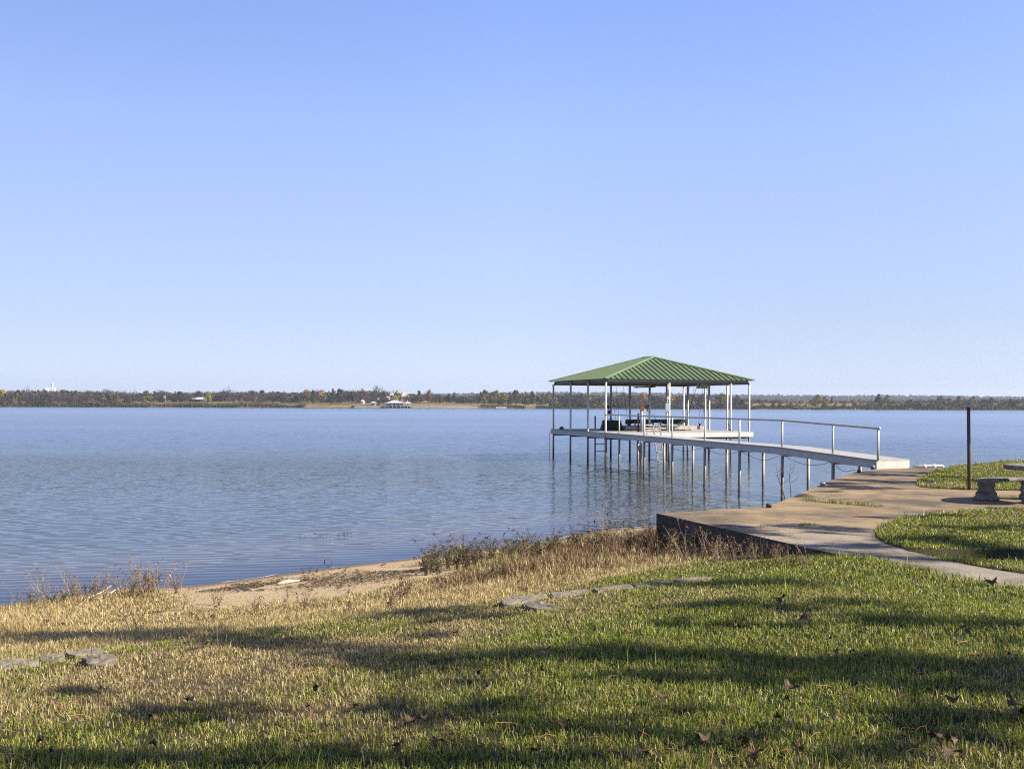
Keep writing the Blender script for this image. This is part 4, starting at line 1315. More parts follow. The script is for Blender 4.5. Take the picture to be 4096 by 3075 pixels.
# bare red shoots behind the patio edge
for (bx_, by_), (tx_, ty_), lab in (((3152, 1985), (3103, 1851), 'bare reddish shoot bending left in front of the gangway piles'), ((3178, 1978), (3165, 1842), 'bare upright red shoot with side twigs before the gangway piles')):
    b3 = G(bx_, by_, SLAB_Z - .05) + Vector((-.05, .1, 0)); t3 = P(tx_, ty_, b3.y)
    sh = thing('bare_shoot', lab, 'shoot', (b3.x, b3.y, b3.z), 0, 'bare shoots behind the patio')
    m = MB(); mid = b3.lerp(t3, .5) + Vector((-.04, 0, .02)); m.tube([b3 + Vector((0, 0, -.4)), b3, mid, t3], [.011, .010, .007, .003], 6)
    for q, dx in ((.35, .2), (.5, -.12), (.62, .1), (.72, .08)):
        p = b3.lerp(t3, q); m.tube([p, p + Vector((dx * .6, 0, .07)), p + Vector((dx, 0, .2))], [.005, .004, .0015], 5)
    place(m, 'stem', M['stalk_dark'], sh)
# fallen branch in the left clump
b3 = bankpt(690 / 1.0 * .43, 2465)
fb = thing('fallen_branch', 'grey forked fallen branch lying in the weeds on the left bank', 'branch', b3)
def bp_(px, py, dz): w_ = bankpt(px, py); return Vector((w_.x, w_.y, w_.z + dz))
m = MB(); m.tube([bp_(285, 2480, .0), bp_(310, 2435, .03), bp_(345, 2412, .07), bp_(400, 2400, .11), bp_(445, 2392, .19)], [.018, .016, .014, .011, .006], 8); place(m, 'limb', M['driftwood'], fb)
m = MB(); m.tube([bp_(345, 2414, .06), bp_(420, 2398, .04), bp_(460, 2390, .12), bp_(490, 2384, .17), bp_(520, 2386, .16)], [.013, .011, .010, .008, .004], 8); place(m, 'twig', M['driftwood'], fb)
# driftwood on the sand
for (x0, y0), (x1, y1), r, lab in (((1110, 2340), (1198, 2326), .035, 'pale flat piece of driftwood on the sand near the water'), ((965, 2358), (1010, 2362), .018, 'thin curved white stick on the left side of the sand'), ((1365, 2322), (1425, 2306), .024, 'split pale stick on the sand below the dark debris'),
                                  ((975, 2510), (1000, 2512), .02, 'short pale stick lying in the straw grass'), ((1545, 2256), (1532, 2262), .02, 'dark stub of wood at the edge of the water'), ((410, 2604), (500, 2598), .035, 'dark rotten wood chunk behind the left edging stones'),
                                  ((620, 2632), (652, 2626), .028, 'short black burnt wood chunk on the straw lawn')):
    a, b_ = bankpt(x0, y0), bankpt(x1, y1)
    a.z += r * .7; b_.z += r * .7
    m = MB(); mid = a.lerp(b_, .5) + Vector((random.uniform(-.03, .03), random.uniform(-.03, .03), .01))
    m.tube([a, a.lerp(mid, .6), mid, b_], [r * .5, r, r * .9, r * .45], 7)
    tag(m.build('driftwood_stick', M['stalk_dark'] if 'dark' in lab or 'black' in lab else M['driftwood']), lab, 'stick', 'sticks on the bank')
# debris line on the sand
n = 5200
px = RNG.uniform(720, 1750, n); wv = bankpts(px, np.interp(px, [720, 1050, 1250, 1500, 1750], [2350, 2335, 2318, 2290, 2262]) + RNG.normal(8, 12, n) * np.interp(px, [720, 1100, 1400, 1750], [.7, .8, 1.5, .9]))
kp = fbm(wv[:, 0], wv[:, 1], 1.4) > .43
wv = wv[kp]; n = len(wv)
mcol = pick(np.array([(.07, .045, .03), (.11, .07, .045), (.05, .035, .025), (.20, .14, .08), (.08, .08, .03)]), n)
dm = litter('debris', wv[:, 0], wv[:, 1], wv[:, 2] + .012, RNG.uniform(.02, .09, n), RNG.uniform(.008, .022, n), mcol)
tag(link('beach_debris', dm, M['leaf']), 'dark line of washed up twigs and leaf litter on the sand', 'debris', kind='stuff')
# foam line at the water's edge
fm = MB(); M['foam'] = pmat('foam', (.50, .49, .46), (.36, .34, .30), scale=20, rough=.8)
for i in range(4, len(SHORE) - 2):
    a, b_ = Vector((*SHORE[i], 0)), Vector((*SHORE[i + 1], 0))
    nn = (b_ - a).normalized(); nn = Vector((-nn.y, nn.x, 0)); k_ = max(2, int((b_ - a).length / .12))
    for j in range(k_):
        q0, q1 = j / k_, (j + 1) / k_
        c0 = a.lerp(b_, q0); c1 = a.lerp(b_, q1)
        def wf(c): return max(0.0, (float(fbm(c.x, c.y, .9)) - .50) * .30)
        w0, w1 = wf(c0), wf(c1)
        if w0 + w1 < .02: continue
        def off(c): return (float(fbm(c.x + 4, c.y, 1.7)) - .5) * .25
        fm.add([c0 + nn * (off(c0)) + Vector((0, 0, .006)), c1 + nn * off(c1) + Vector((0, 0, .006)), c1 + nn * (off(c1) + w1) + Vector((0, 0, .006)), c0 + nn * (off(c0) + w0) + Vector((0, 0, .006))], [(0, 1, 2, 3)])
tag(fm.build('shore_foam', M['foam']), 'thin white line of foam where the lake meets the sand', 'foam', kind='stuff')
# twigs standing in the shallow water
for (x, y), n_, lab in (((1225, 2142), 3, 'few bent twigs poking out of the water, left of the twig cluster'), ((1300, 2144), 6, 'cluster of bare twigs poking out of the shallow water'), ((1380, 2138), 5, 'row of short twig tips in the water right of the cluster'), ((1320, 2248), 3, 'short dark twigs in the water close to the sand')):
    w_ = G(x, y, 0); m = MB()
    for i in range(n_):
        a = w_ + Vector((random.uniform(-.16, .16), random.uniform(-.1, .1), -.1)); m.tube([a, a + Vector((random.uniform(-.04, .04), 0, .14)), a + Vector((random.uniform(-.12, .12), 0, random.uniform(.15, .22)))], [.007, .006, .003], 5)
    tag(m.build('water_twig', M['stalk_dark']), lab, 'twigs', 'twigs standing in the water')
# green sprig at the water's edge
w_ = bankpt(1240, 2290)
for i in range(3):
    weed('green', w_.x + (i - 1) * .12, w_.y + random.uniform(-.05, .05), .32, 'small green weed alone at the water\'s edge on the sand', 'green sprigs on the sand')

# ------------------------------------------------------------------ fallen oak leaves
def oak_leaf(seed):
    r = random.Random(seed); m = MB()
    L_ = .052; side = []
    prof = [(0, .004), (.12, .006), (.2, .020), (.3, .030), (.36, .012), (.5, .040), (.58, .044), (.64, .016), (.78, .030), (.84, .028), (.9, .012), (1.0, .002)]
    vs = []
    for q, w_ in prof:
        w_ *= r.uniform(.8, 1.2)
        cz = .022 * math.sin(q * PI * r.uniform(.8, 1.2)) + .01 * q
        vs += [(-w_, q * L_ - L_ / 2, cz + w_ * .5), (0, q * L_ - L_ / 2, cz), (w_, q * L_ - L_ / 2, cz + w_ * r.uniform(.2, .7))]
    fs = []
    for i in range(len(prof) - 1):
        a = i * 3; fs += [(a, a + 1, a + 4, a + 3), (a + 1, a + 2, a + 5, a + 4)]
    m.add(vs, fs, True); m.tube([(0, -L_ / 2 - .025, .004), (0, -L_ / 2, .004)], .0015, 4)
    return m.build('fallen_leaf', M['dead_leaf'])
leaf_t = [oak_leaf(i) for i in range(4)]
first = [True] * 4
LP = [(1610, 3040, 'curled brown oak leaf standing up at the bottom of the lawn, right of the shadow', 1.15), (2568, 3052, 'pale brown oak leaf at the bottom edge of the lawn', 1.0), (3745, 2995, 'tan oak leaf in the sunny grass at the lower right', 1.2), (3800, 3005, 'folded brown oak leaf touching the tan leaf at the lower right', 1.1), (3775, 3050, 'dark brown oak leaf at the bottom edge below the tan leaf', 1.3),
      (4060, 2860, 'dark curled leaf nearest the right frame edge', 1.4), (4075, 2895, 'second dark leaf under the curled leaf at the right frame edge', 1.3), (3115, 2920, 'light tan leaf in the bright sunlit stripe of grass', 1.1), (3145, 2780, 'orange brown leaf in the shaded lawn on the right', 1.2), (2965, 3005, 'brown leaf left of the dark pair near the bottom', 1.1), (2985, 3020, 'dark leaf right beside the brown leaf near the bottom', 1.1), (2810, 3000, 'dark crumpled leaf left of the dark pair', 1.2),
      (3980, 2352, 'large brown leaf on the grass at the edge of the concrete path', 1.6), (3130, 2425, 'brown leaf in the upper right lawn shade', 1.4), (3220, 2505, 'brown leaf in the bright band of the upper right lawn', 1.4), (1270, 2790, 'brown leaf on the straw coloured lawn in the middle', 1.1), (205, 3055, 'brown leaf in the bottom left shadow', 1.1), (130, 2600, 'broad tan leaf in the dry grass behind the left edging stones', 1.4), (470, 2585, 'tan leaf standing beside the dark wood chunk', 1.3), (800, 2608, 'brown leaf in the dark grass right of the left edging stones', 1.4)]
LP += [(RNG.uniform(1500, 4080), RNG.uniform(2480, 3060), None, RNG.uniform(.7, 1.15)) for _ in range(34)] + [(RNG.uniform(60, 1500), RNG.uniform(2700, 3060), None, RNG.uniform(.7, 1.1)) for _ in range(10)]
LP += [(2850, 2190, None, 1.0)] * 0
for i, (px, py, lab, sc) in enumerate(LP):
    w_ = bankpt(px, py); k_ = i % 4
    if first[k_]: o = leaf_t[k_]; first[k_] = False
    else: o = leaf_t[k_].copy(); COL.objects.link(o)
    sd = bool(lab and 'standing' in lab)
    o.location = (w_.x, w_.y, w_.z + (.06 if sd else random.uniform(.028, .042)))
    o.rotation_euler = (random.uniform(.9, 1.3) if sd else random.uniform(-.5, .6), random.uniform(-.6, .6), random.uniform(0, 6.28)); o.scale = (sc, sc, sc)
    tag(o, lab or 'small brown fallen oak leaf lying scattered on the lawn', 'leaf', 'fallen leaves on the lawn')
# pine needles
n = 420
px, py = RNG.uniform(0, 4096, n), RNG.uniform(2560, 3070, n)
wv = bankpts(px, py)
pm = litter('needles', wv[:, 0], wv[:, 1], wv[:, 2] + .035, RNG.uniform(.10, .20, n), np.full(n, .003), pick(np.array([(.34, .17, .06), (.28, .14, .055)]), n))
tag(link('pine_needles', pm, M['leaf']), 'scattered orange fallen pine needles lying in the lawn', 'needles', kind='stuff')
# ------------------------------------------------------------------ far shore
FARY = 842.0
def far_y(x):      # shoreline depth along the far bank
    return FARY + 4 * math.sin(x / 90.0 + .6) + 2 * math.sin(x / 37.0)
def far_z(x, y):
    d = y - far_y(x)
    lawn = math.exp(-((x + 60) / 45.0) ** 2)      # mown bank beside the white boathouse
    return float(np.interp(d, [-30, 0, 2, 30, 80, 200, 600], [-2, 0, .55 + .6 * lawn, 1.5 + 1.2 * lawn, 3.2, 6, 9]))
fx = np.arange(-620, 621, 10.0); fyo = np.array([-25, 0, 2, 8, 18, 30, 50, 80, 120, 200, 350, 600])
vs = np.array([[(x, far_y(x) + o, far_z(x, far_y(x) + o)) for x in fx] for o in fyo]).reshape(-1, 3)
fi = np.arange(len(fx) * len(fyo)).reshape(len(fyo), len(fx))
fq = np.stack([fi[:-1, :-1], fi[:-1, 1:], fi[1:, 1:], fi[1:, :-1]], -1).reshape(-1, 4)
M['far_land'] = pmat('far_field', (.21, .16, .08), (.09, .075, .04), scale=.045, rough=1.0, spec=.0, coords='World', lo=.45, hi=.72)
tag(link('far_bank', np_mesh('far_bank', vs, [fq]), M['far_land']), kind='structure')

# hills behind
def ridge(name, y0, zfun, depth, mat):
    xs = np.arange(-y0 * .75, y0 * .75, 40.0)
    rows = [(y0 - depth, 0), (y0 - depth * .5, .45), (y0, 1.0), (y0 + depth, .6)]
    v = np.array([[(x, y, 4 + zfun(x) * k) for x in xs] for y, k in rows]).reshape(-1, 3)
    i = np.arange(len(xs) * len(rows)).reshape(len(rows), len(xs))
    q = np.stack([i[:-1, :-1], i[:-1, 1:], i[1:, 1:], i[1:, :-1]], -1).reshape(-1, 4)
    o = link(name, np_mesh(name, v, [q]), mat); tag(o, kind='structure'); return o
M['hill'] = pmat('hill', (.085, .07, .05), (.05, .043, .035), scale=.012, rough=1, spec=0, coords='World', stretch=(1, .3, 1))
hz_ = lambda x: 28 + 4 * math.sin(x / 420.0 + 1) + 2.5 * math.sin(x / 170.0)
ridge('hills', 3300.0, hz_, 1300.0, M['hill'])

# ---- crown builders: many small leaf faces in clumps
def crown_mesh(name, seed, kind, w, h, n):
    r = np.random.default_rng(seed)
    if kind == 'bare':
        nb = n
        # twigs fanning out of the limbs; thin slivers
        th = r.random(nb) * 2 * PI; el = np.arccos(1 - r.random(nb) * 1.15)
        rad = .30 + .70 * r.random(nb) ** .6
        lump = 1 + .22 * np.sin(th * 3 + seed) + .15 * np.sin(th * 5 + el * 4)
        p = np.stack([np.cos(th) * np.sin(el) * w / 2, np.sin(th) * np.sin(el) * w / 2, h * .38 + np.cos(el) * h * .58], -1) * 1.0
        c0 = np.array([0, 0, h * .30])
        p = c0 + (p - c0) * (rad * lump)[:, None]
        d = (p - c0); d /= np.linalg.norm(d, axis=1)[:, None] + 1e-6
        d += r.normal(0, .45, (nb, 3)); d[:, 2] += .2; d /= np.linalg.norm(d, axis=1)[:, None]
        L_ = r.uniform(.6, 1.5, nb) * h / 10
        s = np.cross(d, r.normal(0, 1, (nb, 3))); s /= np.linalg.norm(s, axis=1)[:, None]
        wd = r.uniform(.06, .15, nb)[:, None] * s * h / 10
        v = np.stack([p - wd, p + wd, p + d * L_[:, None] + wd * .3, p + d * L_[:, None] - wd * .3], 1)
        base = np.array([(.078, .068, .062), (.062, .054, .048), (.098, .084, .072), (.05, .044, .038)])
        c = base[r.integers(0, 4, nb)] * r.uniform(.7, 1.3, (nb, 1))
    else:
        pal = {'oak': [(.06, .055, .032), (.08, .062, .036), (.042, .045, .027), (.095, .068, .04)],
               'green': [(.045, .075, .024), (.03, .055, .02), (.07, .10, .03), (.04, .065, .024)],
               'yellow': [(.42, .27, .06), (.34, .21, .05), (.30, .22, .06), (.24, .18, .05)],
               'olive': [(.19, .17, .05), (.15, .14, .05), (.23, .18, .06), (.11, .11, .045)],
               'rust': [(.19, .10, .06), (.15, .075, .05), (.22, .125, .07), (.12, .065, .045)],
               'willow': [(.26, .26, .05), (.32, .29, .07), (.20, .22, .045), (.28, .25, .06)]}[kind]
        nc = 15 if kind != 'green' else 13
        cl = []
        for i in range(nc):
            th = r.random() * 2 * PI; q = r.random()
            zz = h * (.30 + .60 * q)
            taper = (1 - max(0, q - .35) * 1.1) if kind != 'green' else (1 - q * .8)
            rr = w / 2 * r.uniform(.25, .72) * taper
            cl.append((rr * math.cos(th), rr * math.sin(th), zz, w * r.uniform(.13, .23) * (.7 + .3 * taper)))
        cl.append((0, 0, h * .88, w * .14)); cl.append((0, 0, h * .55, w * .26))
        k_ = r.integers(0, len(cl), n); cc = np.array(cl)[k_]
        dr = r.normal(0, 1, (n, 3)); dr /= np.linalg.norm(dr, axis=1)[:, None]
        rad = cc[:, 3] * r.random(n) ** .22
        p = cc[:, :3] + dr * rad[:, None] * np.array([1, 1, .8])
        nr = dr + r.normal(0, .33, (n, 3)) + .5 * (p - np.array([0, 0, h * .55])) / w
        nr /= np.linalg.norm(nr, axis=1)[:, None]
        a = np.cross(nr, r.normal(0, 1, (n, 3))); a /= np.linalg.norm(a, axis=1)[:, None]
        b = np.cross(nr, a)
        sz = (r.uniform(.22, .52, n) * h / 10)[:, None]
        v = np.stack([p - a * sz, p + b * sz * .6, p + a * sz, p - b * sz * .6], 1)
        tone = r.uniform(.75, 1.25, len(cl))[k_]
        c = .74 * np.array(pal)[r.integers(0, len(pal), n)] * (tone * r.uniform(.75, 1.25, n))[:, None]
    q = np.arange(n * 4).reshape(n, 4)
    me = np_mesh(name, v.reshape(-1, 3), [q], np.repeat(c, 4, 0))
    me.materials.append(M['far_leaf'])
    return me
def trunk_mesh(name, seed, w, h, limbs=6, mat='bark', full=False):
    r = random.Random(seed); m = MB()
    lean_ = r.uniform(-.05, .05) * h
    m.tube([(0, 0, -.6), (0, 0, .05 * h), (lean_ * .5, 0, .25 * h), (lean_, 0, .45 * h), (lean_ * 1.2, 0, .72 * h)], [.028 * h, .024 * h, .019 * h, .013 * h, .004 * h], 7, cap=False)
    for i in range(limbs):
        th = r.uniform(0, 2 * PI); z0 = r.uniform(.2, .45) * h; rr = w / 2 * r.uniform(.5, .9); z1 = z0 + r.uniform(.15, .42) * h
        a = Vector((lean_ * z0 / h * 2, 0, z0)); b = Vector((math.cos(th) * rr, math.sin(th) * rr, z1))
        mid = a.lerp(b, .5) + Vector((0, 0, r.uniform(-.02, .05) * h))
        m.tube([a, mid, b], [.010 * h, .007 * h, .002 * h], 5, cap=False)
        for j in range(2):
            c = mid.lerp(b, r.random()); e = c + Vector((r.uniform(-1, 1), r.uniform(-1, 1), r.uniform(.3, 1))) * (.13 * h)
            m.tube([c, e], [.004 * h, .001 * h], 4, cap=False)
    me = bpy.data.meshes.new(name); me.from_pydata(m.v, [], m.f); me.materials.append(M[mat]); return me
M['far_bark'] = pmat('far_bark', (.13, .105, .09), (.09, .07, .06), scale=.5, rough=1)
KIND_LABEL = {'bare': ('bare_tree', 'bare grey brown'), 'oak': ('oak_tree', 'dark brown green oak'), 'green': ('evergreen_tree', 'dark evergreen'), 'yellow': ('yellow_tree', 'golden yellow autumn'),
              'olive': ('olive_tree', 'dull olive yellow'), 'rust': ('rust_tree', 'reddish brown'), 'willow': ('bush', 'bright yellow green')}
FT = {}
for kind, nv in (('bare', 5), ('oak', 4), ('green', 3), ('yellow', 3), ('olive', 3), ('rust', 2), ('willow', 2)):
    FT[kind] = []
    for i in range(nv):
        sd = 100 + 17 * i + len(kind)
        FT[kind].append((trunk_mesh('trunk', sd, 9, 10, 7 if kind == 'bare' else 4, 'far_bark'), crown_mesh('crown', sd, kind, 10.0 if kind != 'green' else 8.5, 10.0, 1150 if kind == 'bare' else 950)))
LAND_MARKS = [(-400, 'left of the white water tank'), (190, 'between water tank and hunting blind'), (650, 'between hunting blind and white shed'), (940, 'between white shed and pump house'), (1485, 'around the white boathouse'),
              (1660, 'between white boathouse and open dock'), (2190, 'seen through the open dock'), (3010, 'between open dock and low shelter'), (3400, 'between low shelter and rusty pole'), (3880, 'right of the rusty pole')]
def where(px):
    s = LAND_MARKS[0][1]
    for x, t in LAND_MARKS:
        if px >= x: s = t
    return s
fr_ = random.Random(21)
def far_tree(kind, px, ytop, Y, wpx=None, label=None, ybase=None):
    x = (px - 2048) / F * Y
    near_row = Y
    Y = far_y(x) + max(5.0, Y - 850.0)
    x = (px - 2048) / F * Y
    zb = far_z(x, Y)
    top = P(px, ytop, Y).z
    hgt = max(2.0, top - zb)
    nm, desc = KIND_LABEL[kind]
    grp = None
    if label is None:
        row = 'in front' if near_row < 905 else 'behind'
        label = desc + ' tree ' + row + ' ' + where(px)
        grp = desc + ' trees ' + row + ', ' + where(px)
    else: grp = 'trees on the far shore'
    t = thing(nm, label, 'bush' if nm == 'bush' else 'tree', (x, Y, zb), fr_.uniform(0, 6.28), grp)
    tm, cm = fr_.choice(FT[kind])
    s = hgt / 9.6
    sw_ = s if wpx is None else (wpx / F * Y) / 9.5
    sw_ = min(max(sw_, .55 * s), 2.0 * s)
    t.scale = (sw_, sw_, s)
    for n_, me_ in (('trunk', tm), ('crown', cm)):
        o = bpy.data.objects.new(n_, me_); COL.objects.link(o); o.parent = t
TOPX = [-200, 0, 150, 300, 450, 520, 660, 760, 830, 905, 1010, 1090, 1160, 1230, 1340, 1450, 1550, 1640, 1730, 1775, 1880, 1930, 2100, 2200, 2300, 2420, 2560, 2700, 2860, 2950, 3010, 3150, 3300, 3450, 3560, 3700, 3800, 3900, 4096, 4300]
TOPY = [1556, 1558, 1559, 1560, 1561, 1569, 1562, 1565, 1565, 1560, 1565, 1562, 1568, 1559, 1559, 1558, 1565, 1569, 1572, 1580, 1582, 1563, 1565, 1572, 1572, 1577, 1575, 1577, 1576, 1587, 1595, 1600, 1602, 1600, 1599, 1598, 1596, 1595, 1596, 1594]
def ytop_at(px): return float(np.interp(px, TOPX, TOPY))
# trees that stand out one by one: (kind, px, top, width px, depth, label)
SPECIAL = [
 ('yellow', 8, 1560, 60, 880, 'golden tree at the very left end of the far shore'),
 ('willow', 118, 1599, 34, 858, 'small yellow green bush by the water below the water tank'),
 ('willow', 372, 1596, 42, 858, 'large yellow green bush at the water\'s edge right of the water tank'),
 ('yellow', 70, 1571, 40, 900, 'orange tinted tree left below the white water tank'),
 ('oak', 300, 1562, 50, 885, 'broad dark oak right of the white standpipe tower'),
 ('olive', 585, 1562, 60, 915, 'olive topped tree left of the hunting blind'),
 ('green', 620, 1564, 34, 925, 'dark tree beside the hunting blind'),
 ('willow', 832, 1564, 52, 868, 'tall yellow green tree right beside the white metal barn'),
 ('yellow', 967, 1590, 20, 862, 'small golden tree right of the white shed'),
 ('yellow', 1022, 1585, 26, 862, 'slim golden tree before the dark oaks right of the white shed'),
 ('oak', 1012, 1563, 55, 915, 'tall dark oak behind the slim golden tree'),
 ('bare', 910, 1559, 70, 890, 'tall spreading bare tree behind the white shed'),
 ('oak', 1125, 1575, 62, 885, 'rounded dark oak standing over the long reed bed'),
 ('yellow', 1222, 1558, 34, 930, 'pale golden tree top left of the tall pines'),
 ('green', 1252, 1560, 38, 925, 'bright green tree between two golden tops'),
 ('yellow', 1282, 1562, 34, 930, 'golden tree top right of the bright green tree'),
 ('green', 1332, 1555, 30, 920, 'tall pine with a pointed top, left one of the pair'),
 ('green', 1356, 1554, 34, 922, 'tall pine with a pointed top, right one of the pair'),
 ('rust', 1448, 1554, 36, 935, 'tall rusty red tree top left of the white house'),
 ('bare', 1510, 1551, 56, 950, 'tall pale bare tree above the pink pump house'),
 ('rust', 1535, 1566, 46, 900, 'broad rusty red tree left of the white house gable'),
 ('willow', 1588, 1561, 46, 885, 'green and yellow tree in front of the white house'),
 ('rust', 1635, 1589, 26, 870, 'dark red small tree beside the white boathouse'),
 ('green', 1676, 1563, 42, 930, 'dark round tree right of the white house'),
 ('yellow', 1717, 1559, 40, 930, 'round golden tree standing above the mown bank'),
 ('rust', 1672, 1584, 40, 890, 'brown red tree in front of the dark round tree'),
 ('oak', 1758, 1579, 44, 900, 'dark purple brown rounded tree right of the round golden tree'),
 ('green', 1797, 1575, 32, 890, 'left green pine of the pair on the mown bank'),
 ('green', 1816, 1569, 26, 893, 'right taller green pine of the pair on the mown bank'),
 ('olive', 1940, 1560, 62, 920, 'tall olive cottonwood at the left of the cottonwood row'),
 ('olive', 1985, 1561, 56, 915, 'tall olive cottonwood in the middle of the cottonwood row'),
 ('green', 2062, 1560, 60, 920, 'dark green cottonwood at the right of the cottonwood row'),
 ('yellow', 2012, 1574, 56, 885, 'golden tree low in front of the cottonwood row'),
 ('yellow', 2093, 1574, 54, 885, 'golden brown tree left of the open dock'),
 ('rust', 1962, 1582, 36, 875, 'small reddish tree in front of the cottonwood row'),
 ('olive', 2195, 1566, 46, 920, 'olive tree behind the left post of the dock'),
 ('yellow', 2356, 1577, 48, 900, 'round yellow tree seen through the left bay of the dock'),
 ('yellow', 2572, 1570, 48, 930, 'yellow crowned tree seen through the middle of the dock'),
 ('olive', 2490, 1575, 40, 930, 'yellow tinged tree top seen beside the hand winch'),
 ('olive', 2890, 1573, 56, 890, 'tall olive tree seen just left of the right dock posts'),
 ('olive', 2950, 1580, 40, 890, 'olive tree at the right dock corner'),
 ('yellow', 3272, 1578, 52, 905, 'large orange gold tree right of the small water tower'),
 ('yellow', 3302, 1586, 46, 900, 'yellow tree joined to the right side of the orange gold tree'),
 ('green', 3328, 1588, 24, 900, 'slim green tree right of the orange gold tree'),
 ('green', 3515, 1576, 52, 905, 'large rounded green tree, left half of the pair'),
 ('olive', 3550, 1578, 46, 905, 'large rounded olive tree, right half of the pair'),
 ('rust', 3527, 1611, 34, 862, 'small rusty red tree at the water below the green pair'),
 ('olive', 3762, 1582, 52, 905, 'large olive crown left of the rusty pole'),
 ('yellow', 3800, 1589, 36, 900, 'small golden crown just left of the rusty pole'),
 ('olive', 3835, 1584, 34, 905, 'olive crown close behind the left side of the rusty pole'),
 ('olive', 3895, 1584, 52, 905, 'broad olive crown right of the rusty pole'),
 ('olive', 4045, 1595, 40, 870, 'thin olive tree by the water near the right frame edge'),
 ('olive', 3965, 1590, 36, 900, 'olive crown midway between the pole and the right frame edge'),
]
for k_, px, yt, wpx, Y, lab in SPECIAL: far_tree(k_, px, yt, Y, wpx, lab)
# the rest of the wood: front row and back row
px = -190.0
while px < 4300:
    field = (520 < px < 1110) or (1640 < px < 1925)
    if field: Y = fr_.uniform(888, 925)
    elif 1110 <= px <= 1640: Y = fr_.uniform(880, 910)
    else: Y = fr_.uniform(850, 872)
    right = px > 2950
    if not (1640 < px < 1900 and fr_.random() < .45) and not (728 < px < 842) and not (1440 < px < 1660 and fr_.random() < .35):
        kd = fr_.choices(['bare', 'oak', 'olive', 'rust'], [.50, .36, .12, .02])[0]
        base_y = 1627 + .0035 * (px - 2048) + 3
        yt = ytop_at(px); yt = yt + (base_y - yt) * fr_.uniform(.12, .48)
        far_tree(kd, px, yt, Y, fr_.uniform(34, 60))
    px += fr_.uniform(24, 46) if not field else fr_.uniform(30, 60)
px = -190.0
while px < 4300:
    kd = fr_.choices(['bare', 'oak', 'olive', 'green', 'yellow', 'rust'], [.46, .32, .12, .06, .02, .02])[0]
    far_tree(kd, px, ytop_at(px) + fr_.uniform(-2, 14), fr_.uniform(915, 990), fr_.uniform(42, 66))
    px += fr_.uniform(26, 44)

# the mass of woodland behind, and the wooded hills: nobody could count these
def mass(name, n, ys, zb, hh, size, pal, label, xhalf=.56, seed=3):
    r = np.random.default_rng(seed)
    Y = r.uniform(ys[0], ys[1], n); X = r.uniform(-1, 1, n) * Y * xhalf
    zbase = np.array([zb(a, b) for a, b in zip(X, Y)])
    V, C = [], []
    per = 26
    th = r.normal(0, 1, (n, per, 3)); th /= np.linalg.norm(th, axis=2)[:, :, None]
    ht = r.uniform(*hh, n)
    if name == 'woods':
        tops = np.array([P(2048 + F * a / b, ytop_at(2048 + F * a / b), b).z for a, b in zip(X, Y)])
        ht = np.clip((tops - zbase) * r.uniform(.62, .98, n), 2.0, 12.0)
    p = np.stack([X, Y, zbase + ht * .52], -1)[:, None, :] + th * (ht[:, None, None] * np.array([.52, .52, .48])) * (r.random((n, per, 1)) ** .35)
    nr = th + r.normal(0, .4, (n, per, 3)); nr /= np.linalg.norm(nr, axis=2)[:, :, None]
    a = np.cross(nr, r.normal(0, 1, (n, per, 3))); a /= np.linalg.norm(a, axis=2)[:, :, None]
    b = np.cross(nr, a)
    s = size * r.uniform(.6, 1.3, (n, per, 1)) * ht[:, None, None] / hh[1]
    v = np.stack([p - a * s, p + b * s * .7, p + a * s, p - b * s * .7], 2).reshape(-1, 3)
    c = np.array(pal)[r.integers(0, len(pal), n)][:, None, :] * r.uniform(.75, 1.25, (n, per, 1))
    q = np.arange(n * per * 4).reshape(-1, 4)
    me_ = np_mesh(name, v, [q], np.repeat(c.reshape(-1, 3), 4, 0))
    tag(link(name, me_, M['leaf']), label, 'woods', kind='stuff')
WP = [(.07, .056, .05), (.056, .046, .04), (.06, .052, .028), (.08, .063, .056), (.042, .042, .025), (.085, .056, .035)]
mass('woods', 2600, (945, 1130), lambda x, y: far_z(x, y), (7, 11.5), 1.7, WP, 'mass of bare autumn woodland behind the trees on the far shore')
def ridge_z(x, y):
    k_ = np.interp(y, [2000, 2650, 3300, 4600], [0, .45, 1, .6]); return 4 + hz_(x) * k_
mass('distant_woods', 5200, (2450, 3330), ridge_z, (5, 10), 2.2, [(.065, .055, .048), (.055, .048, .042), (.07, .058, .042), (.05, .045, .03)], 'hazy wooded hills on the horizon beyond the lake', seed=9)

# undergrowth and reeds along the water
def strip_mass(name, segs, dens, hh, pal, label, off=(0, 5), wd=(.25, .6)):
    Xs, Ys, Zs, Hs = [], [], [], []
    for p0, p1, sc in segs:
        x0, x1 = (p0 - 2048) / F * FARY, (p1 - 2048) / F * FARY
        n = int((x1 - x0) * dens)
        x = RNG.uniform(x0, x1, n)
        y = np.array([far_y(a) for a in x]) + RNG.uniform(off[0], off[1], n)
        z = np.array([far_z(a, b) for a, b in zip(x, y)])
        Xs.append(x); Ys.append(y); Zs.append(z - .1); Hs.append(RNG.uniform(hh[0], hh[1], n) * sc * (.6 + .8 * vnoise(x, y * 0, .12)))
    X_, Y_, Z_, H_ = map(np.concatenate, (Xs, Ys, Zs, Hs))
    me_ = blades(name, X_, Y_, Z_, H_, RNG.uniform(wd[0], wd[1], len(X_)), pick(np.array(pal), len(X_)), None, lean=.35)
    tag(link(name, me_, M['leaf']), label, 'reeds', kind='stuff')
